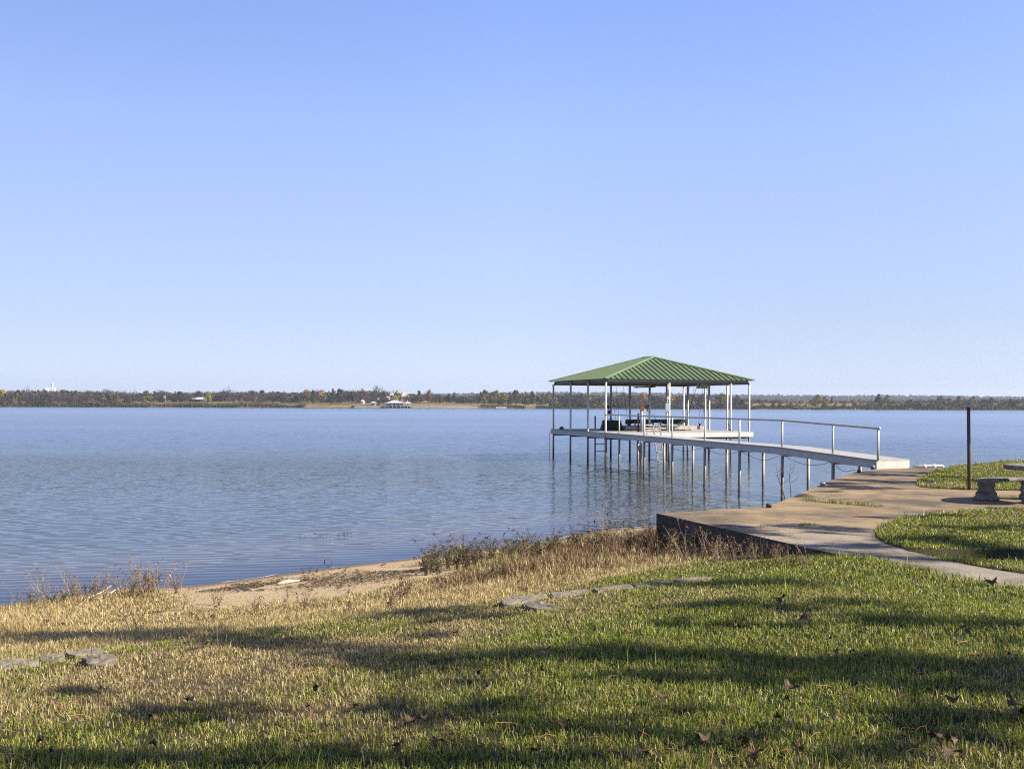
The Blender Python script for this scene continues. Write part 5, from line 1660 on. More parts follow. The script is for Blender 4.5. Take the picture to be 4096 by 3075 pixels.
strip_mass('reeds', [(-150, 190, .8), (260, 420, .8), (470, 600, .9), (700, 950, 1.15), (1095, 1222, 1.2), (1405, 1425, .8), (2070, 2100, 1.0), (2145, 2250, 1.0), (2240, 2330, .9), (2640, 2800, .8), (2960, 3030, .8), (3170, 3345, .8)], 30, (1.4, 2.6),
           [(.055, .08, .026), (.075, .088, .034), (.10, .095, .04), (.045, .065, .022)], 'green reed beds along the far water\'s edge')
strip_mass('undergrowth', [(-150, 560, 1.6), (560, 1100, 1.2), (1920, 2080, .8), (2200, 3010, 1.8), (3000, 3180, 1.0), (3330, 4250, 1.3)], 60, (.8, 2.6), [(.06, .05, .036), (.085, .068, .042), (.05, .042, .03), (.10, .08, .045)], 'brown scrub along the far water\'s edge', off=(.3, 24), wd=(.3, .9))

# ------------------------------------------------------------------ buildings and structures across the lake
M['white_wall'] = pmat('white_wall', (.44, .435, .425), (.38, .375, .365), scale=.4, rough=.7)
M['shade_wall'] = pmat('shaded_grey_wall', (.10, .115, .14), (.13, .14, .16), scale=.5, rough=.8)  # dark blue grey: shade on the far walls put into the colour
M['pale_roof'] = pmat('pale_roof', (.42, .42, .425), (.35, .35, .36), scale=.3, rough=.7)
M['brick_pink'] = pmat('pink_brick', (.46, .26, .19), (.38, .21, .15), scale=.8, rough=.9)
M['far_conc'] = pmat('far_concrete', (.50, .46, .39), (.34, .31, .26), scale=.25, rough=.95)
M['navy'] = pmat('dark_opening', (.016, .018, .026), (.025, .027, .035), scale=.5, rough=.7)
def ground_at(px, Y): 
    x = (px - 2048) / F * Y; return Vector((x, Y, far_z(x, Y)))
def hip_roof(m, x0, x1, y0, y1, z0, z1, rx):
    rm = (y0 + y1) / 2
    v = [(x0, y0, z0), (x1, y0, z0), (x1, y1, z0), (x0, y1, z0), (x0 + rx, rm, z1), (x1 - rx, rm, z1)]
    m.add(v, [(0, 1, 5, 4), (1, 2, 5), (2, 3, 4, 5), (3, 0, 4), (3, 2, 1, 0)])
def gable(m, x0, x1, y0, y1, z0, z1):
    rm = (y0 + y1) / 2
    v = [(x0, y0, z0), (x1, y0, z0), (x1, y1, z0), (x0, y1, z0), (x0, rm, z1), (x1, rm, z1)]
    m.add(v, [(0, 1, 5, 4), (1, 2, 5), (2, 3, 4, 5), (3, 0, 4), (3, 2, 1, 0)])
# white metal barn
Y = 905; a, b_ = P(760, 1606, Y), P(813, 1606, Y); g = ground_at(786, Y); g.z = a.z
ob = thing('metal_barn', 'long white metal barn among bare trees on the far shore', 'barn', g)
w_ = b_.x - a.x
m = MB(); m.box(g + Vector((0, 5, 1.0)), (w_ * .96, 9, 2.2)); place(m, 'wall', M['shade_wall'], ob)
m = MB(); gable(m, g.x - w_ / 2, g.x + w_ / 2, g.y - .5, g.y + 10.5, g.z + 2.1, g.z + 3.7 + .3); place(m, 'roof', M['white_wall'], ob)
m = MB(); m.box(g + Vector((0, .45, .7)), (w_ * .55, .2, 1.3)); place(m, 'door', M['navy'], ob)
# white shed and trailer
Y = 900; g = ground_at(940, Y); a = P(940, 1608, Y); g.z = a.z
ob = thing('white_shed', 'small white shed standing under the tall bare tree', 'shed', g)
m = MB(); m.box(g + Vector((0, 1, 1.0)), (1.7, 2, 2.0)); place(m, 'wall', M['white_wall'], ob)
m = MB(); gable(m, g.x - 1.0, g.x + 1.0, g.y - .2, g.y + 2.2, g.z + 2.0, g.z + 2.5); place(m, 'roof', M['pale_roof'], ob)
a = P(931, 1607, 902)
ob = thing('camper', 'small white camper parked left of the white shed', 'trailer', a)
m = MB(); m.box(a + Vector((0, 0, .75)), (2.0, 1.6, 1.1)); place(m, 'body', M['white_wall'], ob, bevel=.15)
m = MB(); m.tube([a + Vector((.2, -.85, .25)), a + Vector((.2, -.65, .25))], .25, 12); place(m, 'wheel', M['black'], ob)
# hunting blind
a = P(657, 1606, 905)
ob = thing('hunting_blind', 'small wooden hunting blind raised on legs in the far field', 'blind', a)
m = MB(); m.box(a + Vector((0, 0, 4.4)), (1.4, 1.4, 1.5)); m.box(a + Vector((0, 0, 5.2)), (1.7, 1.7, .12)); place(m, 'cabin', M['old_wood'], ob)
for sx in (-1, 1):
    for sy in (-1, 1):
        m = MB(); m.bar(a + Vector((sx * .6, sy * .6, 3.7)), a + Vector((sx * 1.0, sy * .9, -.3)), .12, .12); place(m, 'leg', M['old_wood'], ob)
m = MB(); m.bar(a + Vector((.5, -.5, 3.7)), a + Vector((2.0, -1.5, -.2)), .5, .08); place(m, 'stair', M['old_wood'], ob)
# pink pump house
Y = 868; a = P(1493, 1622, Y)
ob = thing('pump_house', 'pink brick pump house with a pale hip roof by the water', 'pump house', a)
m = MB(); m.box(a + Vector((0, 1.2, 1.1)), (3.2, 3.0, 2.4)); place(m, 'wall', M['brick_pink'], ob)
m = MB(); m.box(a + Vector((-1.1, -.32, 1.0)), (1.0, .1, 2.0)); place(m, 'door', M['shade_wall'], ob)
m = MB(); hip_roof(m, a.x - 2.9, a.x + 2.9, a.y - 1.3, a.y + 3.7, a.z + 2.3, a.z + 3.6, 2.2); place(m, 'roof', M['pale_roof'], ob)
# parked vehicle beside it
a = P(1513, 1621, 872)
ob = thing('utility_vehicle', 'small dark utility vehicle parked beside the pink pump house', 'vehicle', a)
m = MB(); m.box(a + Vector((0, 0, .7)), (2.4, 1.3, .6)); place(m, 'body', M['dark_metal'], ob, bevel=.12)
m = MB(); m.box(a + Vector((-.1, 0, 1.75)), (1.5, 1.3, .1)); place(m, 'canopy', M['dark_metal'], ob)
for sx in (-.7, .7):
    for sy in (-.7, .7):
        m = MB(); m.tube([a + Vector((sx, sy - .1, .32)), a + Vector((sx, sy + .1, .32))], .32, 12); place(m, 'wheel', M['black'], ob)
    m = MB(); m.bar(a + Vector((sx * .95 - .1, 0, .9)), a + Vector((sx * .95 - .1, 0, 1.72)), .06, 1.2); place(m, 'roof_post', M['dark_metal'], ob)
# white boathouse
Y = 829; a = P(1540, 1630, Y); b_ = P(1642, 1630, Y); S = Y / F
ob = thing('white_boathouse', 'large white boathouse with a hipped roof standing in the far water', 'boathouse', Vector(((a.x + b_.x) / 2, Y, 0)))
X = lambda px: (px - 2048) / F * Y
zf = P(1590, 1622.5, Y).z; ze = P(1590, 1612, Y).z; zt = P(1590, 1600.2, Y).z
m = MB(); m.box(((X(1540) + X(1641)) / 2, Y + 5, zf - .15), (X(1641) - X(1540), 10, .3)); m.box(((X(1640) + X(1650)) / 2, Y + 3, zf), (X(1650) - X(1640), 2, .25)); place(m, 'deck', M['white_wall'], ob)
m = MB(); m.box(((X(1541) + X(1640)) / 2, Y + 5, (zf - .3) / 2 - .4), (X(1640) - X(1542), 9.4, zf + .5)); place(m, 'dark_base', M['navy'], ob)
m = MB(); hip_roof(m, X(1539), X(1614), Y - 1.0, Y + 11, ze, zt, X(1571) - X(1539)); place(m, 'roof', M['pale_roof'], ob)
m = MB(); hip_roof(m, X(1613.5), X(1644), Y + .2, Y + 8, P(1630, 1612.5, Y).z, P(1630, 1606, Y).z, 2.6); place(m, 'roof', M['pale_roof'], ob)
m = MB(); m.box((X(1549), Y + 1.2, (zf + ze) / 2), (X(1558) - X(1540.5), .25, ze - zf)); place(m, 'wall', M['box_grey'], ob)
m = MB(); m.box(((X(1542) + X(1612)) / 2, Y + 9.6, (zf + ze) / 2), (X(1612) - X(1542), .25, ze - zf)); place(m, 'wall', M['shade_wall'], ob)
for q in (1561, 1569, 1573, 1584, 1588, 1599, 1604, 1613, 1620, 1627, 1634, 1640.5):
    m = MB(); m.box((X(q), Y + .1, (zf + ze) / 2), (.34, .34, ze - zf)); place(m, 'post', M['white_wall'], ob)
for q in (1541, 1552, 1570, 1585, 1601, 1616, 1630, 1640):
    m = MB(); m.box((X(q), Y - .05, (zf - .3) / 2 - .6), (.3, .3, zf - .3 + 1.2)); place(m, 'pile', M['white_wall'], ob)
for q, w2 in ((1569, 10), (1585, 9), (1600, 9)):
    m = MB(); m.box((X(q), Y - .3, zf + .35), (X(q + w2 / 2) - X(q - w2 / 2), .12, .6)); place(m, 'railing', M['white_wall'], ob)
m = MB(); m.box((X(1628), Y + 4, P(1628, 1603, Y).z), (.7, .7, 1.4)); place(m, 'cupola', M['white_wall'], ob)
m = MB(); m.box((X(1603.5), Y + 10, P(1603, 1601, Y).z), (.7, .7, 1.5)); place(m, 'chimney', M['brick_pink'], ob)
m = MB(); m.box((X(1591), Y + 3.0, zf + 1.0), (1.2, 3, .9)); tag(m.build('moored_boat', M['white_wall']), 'small white boat lifted inside the white boathouse', 'boat')
m = MB(); m.box((X(1606), Y + 1.5, zf + .7), (.7, .5, 1.1)); tag(m.build('red_cover', pmat('red_cover', (.35, .04, .035))), 'small red covered item on the deck of the white boathouse', 'cover')
# white house with brick chimneys
Y = 955; X = lambda px: (px - 2048) / F * Y
zg = far_z(X(1600), Y); zr = P(1620, 1568, Y).z; zw = P(1620, 1588, Y).z
ob = thing('large_house', 'big house with a pale steep roof and pink brick chimneys behind trees', 'house', (X(1605), Y, zg))
m = MB(); m.box((X(1598), Y + 6, (zg + zw) / 2), (X(1628) - X(1560), 12, zw - zg)); place(m, 'wall', M['brick_pink'], ob)
m = MB(); v = [(X(1606), Y - .5, zw), (X(1634), Y - .5, zw), (X(1634), Y + 12.5, zw), (X(1606), Y + 12.5, zw), (X(1608), Y + 6, zr), (X(1622), Y + 6, zr)]
m.add(v, [(0, 1, 5, 4), (1, 2, 5), (2, 3, 4, 5), (3, 0, 4), (3, 2, 1, 0)]); place(m, 'roof', M['pale_roof'], ob)
m = MB(); v = [(X(1557), Y - .6, P(1557, 1582, Y).z), (X(1574), Y - .6, P(1557, 1582, Y).z), (X(1574), Y + 12, P(1557, 1582, Y).z), (X(1557), Y + 12, P(1557, 1582, Y).z), (X(1562), Y + .2, P(1562, 1568, Y).z), (X(1570), Y + .2, P(1562, 1568, Y).z)]
m.add(v, [(0, 1, 5, 4), (1, 2, 5), (2, 3, 4, 5), (3, 0, 4), (3, 2, 1, 0)]); place(m, 'gable_roof', M['pale_roof'], ob)
for q, yt, yb in ((1606.5, 1565, 1588), (1618.5, 1566, 1575), (1622.5, 1570, 1576)):
    m = MB(); zt_, zb_ = P(q, yt, Y).z, P(q, yb, Y).z; m.box((X(q), Y + (2 if q < 1610 else 7), (zt_ + zb_) / 2), (1.1, 1.1, zt_ - zb_)); place(m, 'chimney', M['brick_pink'], ob)
# low grey roofed cottages left of it
for q, yt, yb, w2, Y, lab in ((1519, 1590, 1600, 26, 915, 'low grey roofed cottage behind the pink pump house'), (1551, 1584.5, 1590, 14, 935, 'small pale roof between trees left of the big house'), (1449, 1598, 1606, 12, 905, 'small grey cottage under trees left of the pink pump house')):
    a = P(q, yb + 4, Y); zt_ = P(q, yt, Y).z; zb_ = P(q, yb, Y).z; hw2 = w2 / 2 / F * Y
    ob = thing('cottage', lab, 'cottage', a)
    m = MB(); m.box((a.x, a.y + 3, (zb_ + a.z - 1) / 2), (hw2 * 1.8, 5, zb_ - a.z + 1)); place(m, 'wall', M['box_grey'], ob)
    m = MB(); hip_roof(m, a.x - hw2, a.x + hw2, a.y - .3, a.y + 6.3, zb_, zt_, hw2 * .6); place(m, 'roof', M['pale_roof'], ob)
# concrete seawalls
def far_wall(p0, p1, ytop, lab, dy=0.0):
    y0, y1 = far_y((p0 - 2048) / F * FARY) + dy, far_y((p1 - 2048) / F * FARY) + dy
    a, b_ = Vector(((p0 - 2048) / F * y0, y0 + .4, 0)), Vector(((p1 - 2048) / F * y1, y1 + .4, 0))
    zt_ = P((p0 + p1) / 2, ytop, (y0 + y1) / 2).z
    m = MB(); m.bar(a + Vector((0, 0, zt_ / 2 - .5)), b_ + Vector((0, 0, zt_ / 2 - .5)), .5, zt_ + 1.0)
    m.bar(a + Vector((0, 0, zt_ + .06)), b_ + Vector((0, 0, zt_ + .06)), .7, .12)
    tag(m.build('concrete_seawall', M['far_conc']), lab, 'seawall', 'pale seawalls on the far shore')
far_wall(1418, 1541, 1624, 'pale concrete seawall left of the white boathouse')
far_wall(1648, 1780, 1625.5, 'pale concrete seawall right of the white boathouse')
far_wall(1779, 1906, 1625, 'pale concrete seawall ending at the small inlet')
far_wall(1984, 2026, 1626, 'short pale bulkhead right of the small inlet', -3)
# low shelter on the right
a = P(3393, 1633, 856)
ob = thing('open_shelter', 'low flat pale roofed shelter by the water on the right far shore', 'shelter', a)
m = MB(); m.box(a + Vector((0, 2, 2.1)), (5.6, 4, .35)); place(m, 'roof', M['pale_roof'], ob)
for sx in (-2.4, 2.4):
    for sy in (.2, 3.8):
        m = MB(); m.box(a + Vector((sx, sy, .8)), (.2, .2, 2.4)); place(m, 'post', M['old_wood'], ob)
# channel markers
for q, yb, lab in ((3421, 1637, 'small white marker post in the water right of the low shelter'), (3887, 1641, 'small pale marker post in the water right of the rusty pole')):
    a = P(q, yb, 700); a.z = -.3
    m = MB(); m.tube([a, a + Vector((0, 0, 1.5))], .16, 8); m.lathe(a + Vector((0, 0, 1.5)), [(.2, 0), (.2, .15), (.05, .25)], 8)
    tag(m.build('marker_post', M['white_wall']), lab, 'marker', 'marker posts by the far shore')
# water tower cluster, far left
Y = 2300
def tank(q0, q1, yt, yb, Y, lab, name='water_tank'):
    a = P((q0 + q1) / 2, yb, Y); zt_ = P((q0 + q1) / 2, yt, Y).z; r = (q1 - q0) / 2 / F * Y
    zg = ridge_z(a.x, Y) - 3
    ob = thing(name, lab, 'water tank', (a.x, Y, zg))
    m = MB(); m.lathe((a.x, Y, zg), [(r, 0), (r, zt_ - zg - r * .35), (r * .9, zt_ - zg - r * .12), (r * .5, zt_ - zg), (.1, zt_ - zg + .3)], 28); place(m, 'shell', M['white_wall'], ob)
    m = MB(); m.lathe((a.x, Y, zt_), [(.5, 0), (.5, .9), (.1, 1.2)], 10); place(m, 'vent_cap', M['white_wall'], ob)
tank(172, 197, 1551.5, 1566, Y, 'wide white water tank left of the tall standpipe')
tank(212, 223, 1551, 1566, Y + 30, 'narrow white water tank right of the tall standpipe')
a = P(208.5, 1565, Y - 20); zg = ridge_z(a.x, Y) - 3; zt_ = P(208, 1531, Y - 20).z; zb_ = P(208, 1543, Y - 20).z; r = 4.5 / F * Y
ob = thing('water_tower', 'tall white legged water tower on the left skyline', 'water tower', (a.x, Y - 20, zg))
m = MB(); m.lathe((a.x, Y - 20, zb_), [(.6, -3), (r * .8, -.8), (r, .8), (r, (zt_ - zb_) * .7), (r * .6, zt_ - zb_ - .4), (.1, zt_ - zb_)], 24); place(m, 'tank', M['white_wall'], ob)
for k_ in range(6):
    an = k_ * PI / 3; m = MB(); m.tube([(a.x + r * .9 * math.cos(an), Y - 20 + r * .9 * math.sin(an), zb_ + .5), (a.x + r * 1.75 * math.cos(an), Y - 20 + r * 1.75 * math.sin(an), zg)], .5, 8); place(m, 'leg', M['white_wall'], ob)
m = MB(); m.tube([(a.x, Y - 20, zb_), (a.x, Y - 20, zg)], 1.0, 10); place(m, 'riser', M['white_wall'], ob)
# water tower on the right hills
Y = 3280; a = P(3117.5, 1590, Y); zg = ridge_z(a.x, Y); zt_ = P(3117.5, 1572, Y).z; zm = P(3117.5, 1577.5, Y).z
ob = thing('hill_water_tower', 'white cone based water tower on the hazy hills right of the dock', 'water tower', (a.x, Y, zg))
m = MB(); r = 5.2 / F * Y; m.lathe((a.x, Y, zm), [(r * .55, -2.2), (r, 0), (r * 1.02, (zt_ - zm) * .75), (r * .9, zt_ - zm), (.1, zt_ - zm + .3)], 24); place(m, 'tank', M['white_wall'], ob)
m = MB(); m.lathe((a.x, Y, zg - 3), [(r * .55, 0), (r * .40, 4), (r * .42, zm - zg - 1), (r * .56, zm - zg + .9)], 20); place(m, 'stem', M['white_wall'], ob)
# transmission masts
for q, yt, Y, lab in ((142, 1548, 2250, 'thin mast on the skyline left of the water tank'), (293, 1547, 2400, 'thin mast on the skyline right of the standpipe'), (562, 1552, 2400, 'thin mast above the trees left of the hunting blind'), (1843, 1570, 2500, 'thin mast above the woods right of the green pines'), (2850, 1572, 2500, 'thin mast seen through the right bay of the dock'), (4080, 1579, 2600, 'dark short mast near the right end of the hills')):
    a = P(q, yt, Y); zg = ridge_z(a.x, Y); m = MB(); r = .55 if q < 4000 else 1.2
    m.tube([(a.x, Y, zg), (a.x, Y, a.z)], [r, r * .5], 5); m.bar((a.x - 3, Y, a.z - 3), (a.x + 3, Y, a.z - 3), .3, .3)
    tag(m.build('mast', M['galv']), lab, 'mast', 'masts on the skyline')
# aircraft
a = P(2401, 1118, 4300)
M['plane_paint'] = pmat('plane_paint', (.85, .85, .85), (.8, .8, .8), scale=.5, rough=.4)
ob = thing('aeroplane', 'tiny white aeroplane high in the clear sky above the dock', 'aeroplane', a)
m = MB(); m.tube([a + Vector((-5.5, 0, .5)), a + Vector((-4, 0, .2)), a + Vector((4, 0, 0)), a + Vector((5.5, 0, -.1))], [.3, 1.1, 1.2, .4], 12); place(m, 'fuselage', M['plane_paint'], ob)
m = MB(); m.add([a + Vector(v) for v in ((1.5, -6, .2), (3.2, 0, 0), (1.5, 6, .2), (-.2, 6, .2), (.2, 0, 0), (-.2, -6, .2))], [(0, 1, 4, 5), (1, 2, 3, 4)]); m.add([a + Vector((v[0], v[1], v[2] - .3)) for v in ((1.5, -6, .2), (3.2, 0, 0), (1.5, 6, .2), (-.2, 6, .2), (.2, 0, 0), (-.2, -6, .2))], [(5, 4, 1, 0), (4, 3, 2, 1)]); place(m, 'wing', M['plane_paint'], ob)
m = MB(); m.bar(a + Vector((-5.2, 0, .6)), a + Vector((-4.2, 0, 2.6)), 1.6, .3); place(m, 'tail_fin', M['plane_paint'], ob)

# ------------------------------------------------------------------ shade trees standing on the lawn to the right, outside the frame
SUN_EL, SUN_AZ = math.radians(33.0), Vector((.962, -.272, 0)).normalized()
sun_dir = Vector((SUN_AZ.x * math.cos(SUN_EL), SUN_AZ.y * math.cos(SUN_EL), math.sin(SUN_EL)))
def shade_tree(x, y, h, clumps, seed, label, leafn=420):
    """a big oak or pine: trunk, limbs towards its clumps, and leaf sprays round each clump (cx, cy, cz, r) relative to the trunk"""
    z = float(terrain([x], [y])[0][0])
    t = thing('shade_tree', label, 'tree', (x, y, z), 0, 'tall trees on the lawn')
    r = np.random.default_rng(seed); rr = random.Random(seed)
    m = MB()
    m.tube([(0, 0, -.4), (0, 0, .3), (.05, .03, h * .3), (-.05, .1, h * .55), (.05, 0, h * .8)], [.36, .30, .24, .17, .05], 10, cap=False)
    v, c = [], []
    nodes = [(Vector((0, 0, h * .45)), .12), (Vector((0, 0, h * .62)), .10)]
    todo = [(Vector((cx, cy, cz)), cr) for cx, cy, cz, cr in clumps]
    while todo:
        bi = min(((i, j) for i in range(len(todo)) for j in range(len(nodes))), key=lambda ij: (todo[ij[0]][0] - nodes[ij[1]][0]).length)
        (b, cr), (a, ra) = todo.pop(bi[0]), nodes[bi[1]]
        rb = max(.018, ra * .8)
        nodes.append((b, rb))
        mid = a.lerp(b, .5) + Vector((rr.uniform(-.15, .15), rr.uniform(-.15, .15), .12))
        m.tube([a, mid, b], [ra * .6, rb * .6, rb * .5], 6, cap=False)
        for j in range(9):
            e = b + Vector((rr.gauss(0, 1), rr.gauss(0, 1), rr.gauss(0, .7))) * cr * .8
            m.tube([mid.lerp(b, rr.random()), e], [.028, .008], 4, cap=False)
        n = int(leafn * cr ** 1.6)
        cx, cy, cz = b
        d = r.normal(0, 1, (n, 3)); d /= np.linalg.norm(d, axis=1)[:, None]
        p = np.array([cx, cy, cz]) + d * (cr * r.random(n) ** .45)[:, None] * np.array([1, 1, .6])
        q = r.normal(0, 1, (n, 3)); q /= np.linalg.norm(q, axis=1)[:, None]
        s = np.cross(q, r.normal(0, 1, (n, 3))); s /= np.linalg.norm(s, axis=1)[:, None]
        sz = r.uniform(.05, .10, n)[:, None]
        v.append(np.stack([p - q * sz, p + s * sz * .55, p + q * sz, p - s * sz * .55], 1))
        c.append(np.array([(.07, .10, .03), (.10, .10, .035), (.14, .09, .04)])[r.integers(0, 3, n)])
    o = m.build('trunk', M['bark'], t)
    v = np.concatenate(v); c = np.repeat(np.concatenate(c), 4, 0)
    me_ = np_mesh('crown', v.reshape(-1, 3), [np.arange(len(v) * 4).reshape(-1, 4)], c); me_.materials.append(M['leaf'])
    o = bpy.data.objects.new('crown', me_); COL.objects.link(o); o.parent = t
def shadow_clumps(tx, ty, targets):
    """clump positions (relative to the trunk) whose shadow falls on given lawn spots (photo pixels)"""
    out = []
    for px, py, zc, cr in targets:
        w_ = bankpt(px, py) if py > 2250 else G(px, py, SLAB_Z)
        if w_.y > 31: continue
        k_ = (zc - w_.z) / sun_dir.z
        out.append((w_.x + sun_dir.x * k_ - tx, w_.y + sun_dir.y * k_ - ty, zc - float(terrain([tx], [ty])[0][0]), cr))
    return out
sr = random.Random(77)
def band(x0, y0, x1, y1, n, r, zc):
    return [(x0 + (x1 - x0) * (i + sr.uniform(.15, .85)) / n, y0 + (y1 - y0) * (i + .5) / n + sr.uniform(-1, 1) * 10, zc + sr.uniform(-.8, .8), r * sr.uniform(.7, 1.2)) for i in range(n)]
SHADE = [
 (9.5, -1.8, 13.0, 'large oak shading the left half of the lawn', 15,
  band(-100, 2560, 760, 2560, 4, .55, 9.2) + band(300, 2535, 1050, 2575, 5, .5, 9.4) + band(760, 2570, 1420, 2610, 3, .36, 9.4) + band(1420, 2470, 1960, 2470, 3, .50, 9.2) + band(1350, 2650, 2700, 2620, 6, .36, 9.0) + band(-100, 3040, 1500, 3030, 6, .30, 8.6)
  + band(150, 2770, 480, 2770, 2, .16, 8.8) + band(450, 2860, 950, 2840, 2, .22, 8.6) + band(1500, 2850, 2150, 2820, 3, .20, 8.6) + band(1700, 3030, 2200, 3030, 2, .2, 8.4)),
 (14.0, -.8, 14.0, 'large oak shading the right half of the lawn', 16,
  band(2450, 2345, 3350, 2335, 4, .30, 9.0) + band(2600, 2430, 3500, 2425, 4, .34, 9.0) + band(3250, 2470, 4200, 2520, 4, .34, 9.0) + band(2700, 2630, 4300, 2670, 8, .30, 8.8) + band(2900, 2730, 4300, 2745, 6, .20, 8.6) + band(2550, 2700, 3000, 2720, 2, .25, 8.8)
  + band(3500, 2870, 4200, 2870, 3, .20, 8.6) + band(2300, 2930, 3000, 2960, 2, .16, 8.4) + band(2900, 2680, 4300, 2700, 6, .26, 9.2) + band(2550, 2510, 3200, 2500, 3, .16, 9.0) + band(2000, 2640, 2700, 2590, 3, .30, 8.8)
  + [(sr.uniform(1500, 4100), sr.uniform(2420, 3050), 8.7, sr.uniform(.07, .13)) for _ in range(30)]),
 (20.5, 2.2, 13.0, 'large oak shading the concrete path', 17,
  band(2800, 2105, 3500, 2112, 5, .34, 8.5) + band(3050, 2180, 3560, 2185, 4, .36, 8.8) + band(2900, 2130, 3450, 2125, 4, .26, 8.6) + band(3250, 2225, 3700, 2230, 3, .24, 8.6) + band(3300, 2260, 3900, 2250, 2, .26, 8.8) + band(3560, 2150, 4200, 2215, 6, .50, 8.6) + band(3650, 2110, 4100, 2120, 3, .3, 8.6) + band(3300, 2080, 4000, 2060, 3, .22, 8.4)),
 (25.0, 21.0, 12.0, 'large oak shading the patio', 18,
  band(3380, 1898, 3720, 1900, 5, .5, 8.0) + band(3250, 1948, 3560, 1945, 4, .42, 8.0) + band(3300, 1925, 3660, 1930, 5, .5, 8.0) + band(3100, 1985, 3350, 1960, 2, .35, 8.2) + band(3700, 1925, 4200, 1915, 3, .45, 8.0) + band(3300, 1940, 3560, 1940, 2, .5, 8.0)),
]
for x, y, h, lab, sd, tg_ in SHADE:
    shade_tree(x, y, h, shadow_clumps(x, y, tg_), sd, lab, 420 if 'pat' in lab else 300)

# ------------------------------------------------------------------ sky, sun, air, camera
world = bpy.data.worlds.new("World"); scene.world = world
world.use_nodes = True
nt = world.node_tree
bg = nt.nodes['Background']
sky = nt.nodes.new('ShaderNodeTexSky'); sky.sky_type = 'NISHITA'; sky.sun_disc = False
sky.sun_elevation = SUN_EL; sky.sun_rotation = math.atan2(SUN_AZ.x, SUN_AZ.y)
sky.altitude = 200; sky.air_density = 1.0; sky.dust_density = 0.15; sky.ozone_density = 3.0
hs = nt.nodes.new('ShaderNodeHueSaturation')
hs.inputs['Saturation'].default_value = 1.0
tint = nt.nodes.new('ShaderNodeMix'); tint.data_type = 'RGBA'; tint.blend_type = 'MULTIPLY'; tint.inputs[0].default_value = 1.0
tint.inputs[7].default_value = (1.04, .93, 1.12, 1)
nt.links.new(sky.outputs[0], tint.inputs[6]); nt.links.new(tint.outputs[2], hs.inputs['Color']); nt.links.new(hs.outputs[0], bg.inputs[0])
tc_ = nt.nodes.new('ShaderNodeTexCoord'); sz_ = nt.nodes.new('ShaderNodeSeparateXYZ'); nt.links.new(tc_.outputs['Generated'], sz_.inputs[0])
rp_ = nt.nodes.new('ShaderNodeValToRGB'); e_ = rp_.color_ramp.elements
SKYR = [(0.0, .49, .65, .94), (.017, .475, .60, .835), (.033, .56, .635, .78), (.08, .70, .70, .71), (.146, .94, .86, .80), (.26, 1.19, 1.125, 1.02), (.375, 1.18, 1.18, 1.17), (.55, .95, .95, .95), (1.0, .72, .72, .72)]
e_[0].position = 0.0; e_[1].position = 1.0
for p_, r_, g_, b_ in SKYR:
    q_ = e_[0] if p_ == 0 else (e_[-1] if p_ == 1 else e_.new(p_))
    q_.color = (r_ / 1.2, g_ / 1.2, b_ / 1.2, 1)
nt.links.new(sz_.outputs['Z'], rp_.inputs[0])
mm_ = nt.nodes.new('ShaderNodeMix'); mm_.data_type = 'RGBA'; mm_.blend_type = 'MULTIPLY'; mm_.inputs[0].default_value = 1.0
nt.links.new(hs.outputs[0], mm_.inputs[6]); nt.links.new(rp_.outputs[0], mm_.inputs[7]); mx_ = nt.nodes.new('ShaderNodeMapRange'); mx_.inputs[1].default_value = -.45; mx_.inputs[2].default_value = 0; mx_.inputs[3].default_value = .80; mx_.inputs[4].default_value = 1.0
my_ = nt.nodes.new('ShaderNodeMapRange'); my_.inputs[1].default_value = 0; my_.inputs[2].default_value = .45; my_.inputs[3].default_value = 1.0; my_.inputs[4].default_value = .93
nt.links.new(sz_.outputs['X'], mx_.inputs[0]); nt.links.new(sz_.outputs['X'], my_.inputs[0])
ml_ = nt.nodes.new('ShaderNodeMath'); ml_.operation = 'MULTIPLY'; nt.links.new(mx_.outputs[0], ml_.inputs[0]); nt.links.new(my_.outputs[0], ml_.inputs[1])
sc_ = nt.nodes.new('ShaderNodeVectorMath'); sc_.operation = 'SCALE'; nt.links.new(mm_.outputs[2], sc_.inputs[0]); nt.links.new(ml_.outputs[0], sc_.inputs['Scale'])
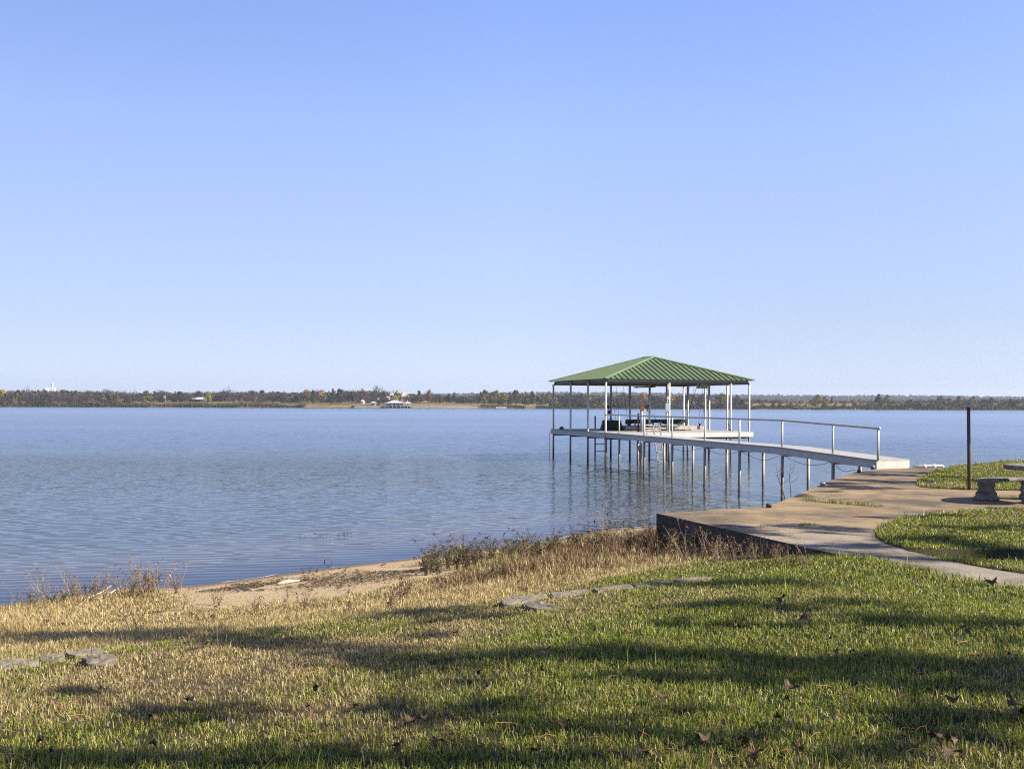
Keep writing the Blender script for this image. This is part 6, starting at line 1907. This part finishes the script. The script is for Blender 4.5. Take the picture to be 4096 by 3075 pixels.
nt.links.new(sc_.outputs[0], bg.inputs[0])
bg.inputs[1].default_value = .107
sl_ = bpy.data.lights.new('sun', 'SUN'); sl_.energy = 5.0; sl_.angle = math.radians(.53); sl_.color = (1.0, .93, .82)
so_ = bpy.data.objects.new('sun', sl_); COL.objects.link(so_); so_.rotation_euler = sun_dir.to_track_quat('Z', 'Y').to_euler()
so_.location = (20, -10, 30)

HAZE = True
if HAZE:
    m = MB(); m.box((0, 2400, 37), (9000, 5400, 84))
    hm_ = bpy.data.materials.new('haze'); hm_.use_nodes = True
    n_ = hm_.node_tree; n_.nodes.remove(n_.nodes['Principled BSDF'])
    pv_ = n_.nodes.new('ShaderNodeVolumePrincipled'); pv_.inputs['Color'].default_value = (.80, .88, 1.0, 1); pv_.inputs['Density'].default_value = 1.0e-4; pv_.inputs['Anisotropy'].default_value = .2
    n_.links.new(pv_.outputs[0], n_.nodes['Material Output'].inputs['Volume'])
    tag(m.build('haze', hm_), 'thin pale haze over the lake and far hills', 'haze', kind='stuff')

cam = bpy.data.cameras.new('camera')
cam.sensor_width = 36.0; cam.lens = F / 4096 * 36.0; cam.shift_y = 79.5 / 4096
cam.clip_start = .05; cam.clip_end = 20000
co = bpy.data.objects.new('camera', cam); COL.objects.link(co)
co.matrix_world = Matrix.Translation((0, 0, H)) @ Matrix.Rotation(PI / 2, 4, 'X') @ Matrix.Rotation(ROLL, 4, 'Z')
scene.camera = co
scene.view_settings.view_transform = 'Standard'; scene.view_settings.look = 'None'
scene.view_settings.exposure = 1.25; scene.view_settings.gamma = 1.0
scene.cycles.max_bounces = 6; scene.cycles.diffuse_bounces = 2; scene.cycles.glossy_bounces = 3; scene.cycles.transparent_max_bounces = 12; scene.cycles.volume_bounces = 0; scene.cycles.transmission_bounces = 4
scene.cycles.caustics_reflective = False; scene.cycles.caustics_refractive = False
scene.cycles.use_denoising = False
scene.cycles.pixel_filter_type = 'BLACKMAN_HARRIS'; scene.cycles.filter_width = 1.15
scene.cycles.sample_clamp_indirect = 4.0
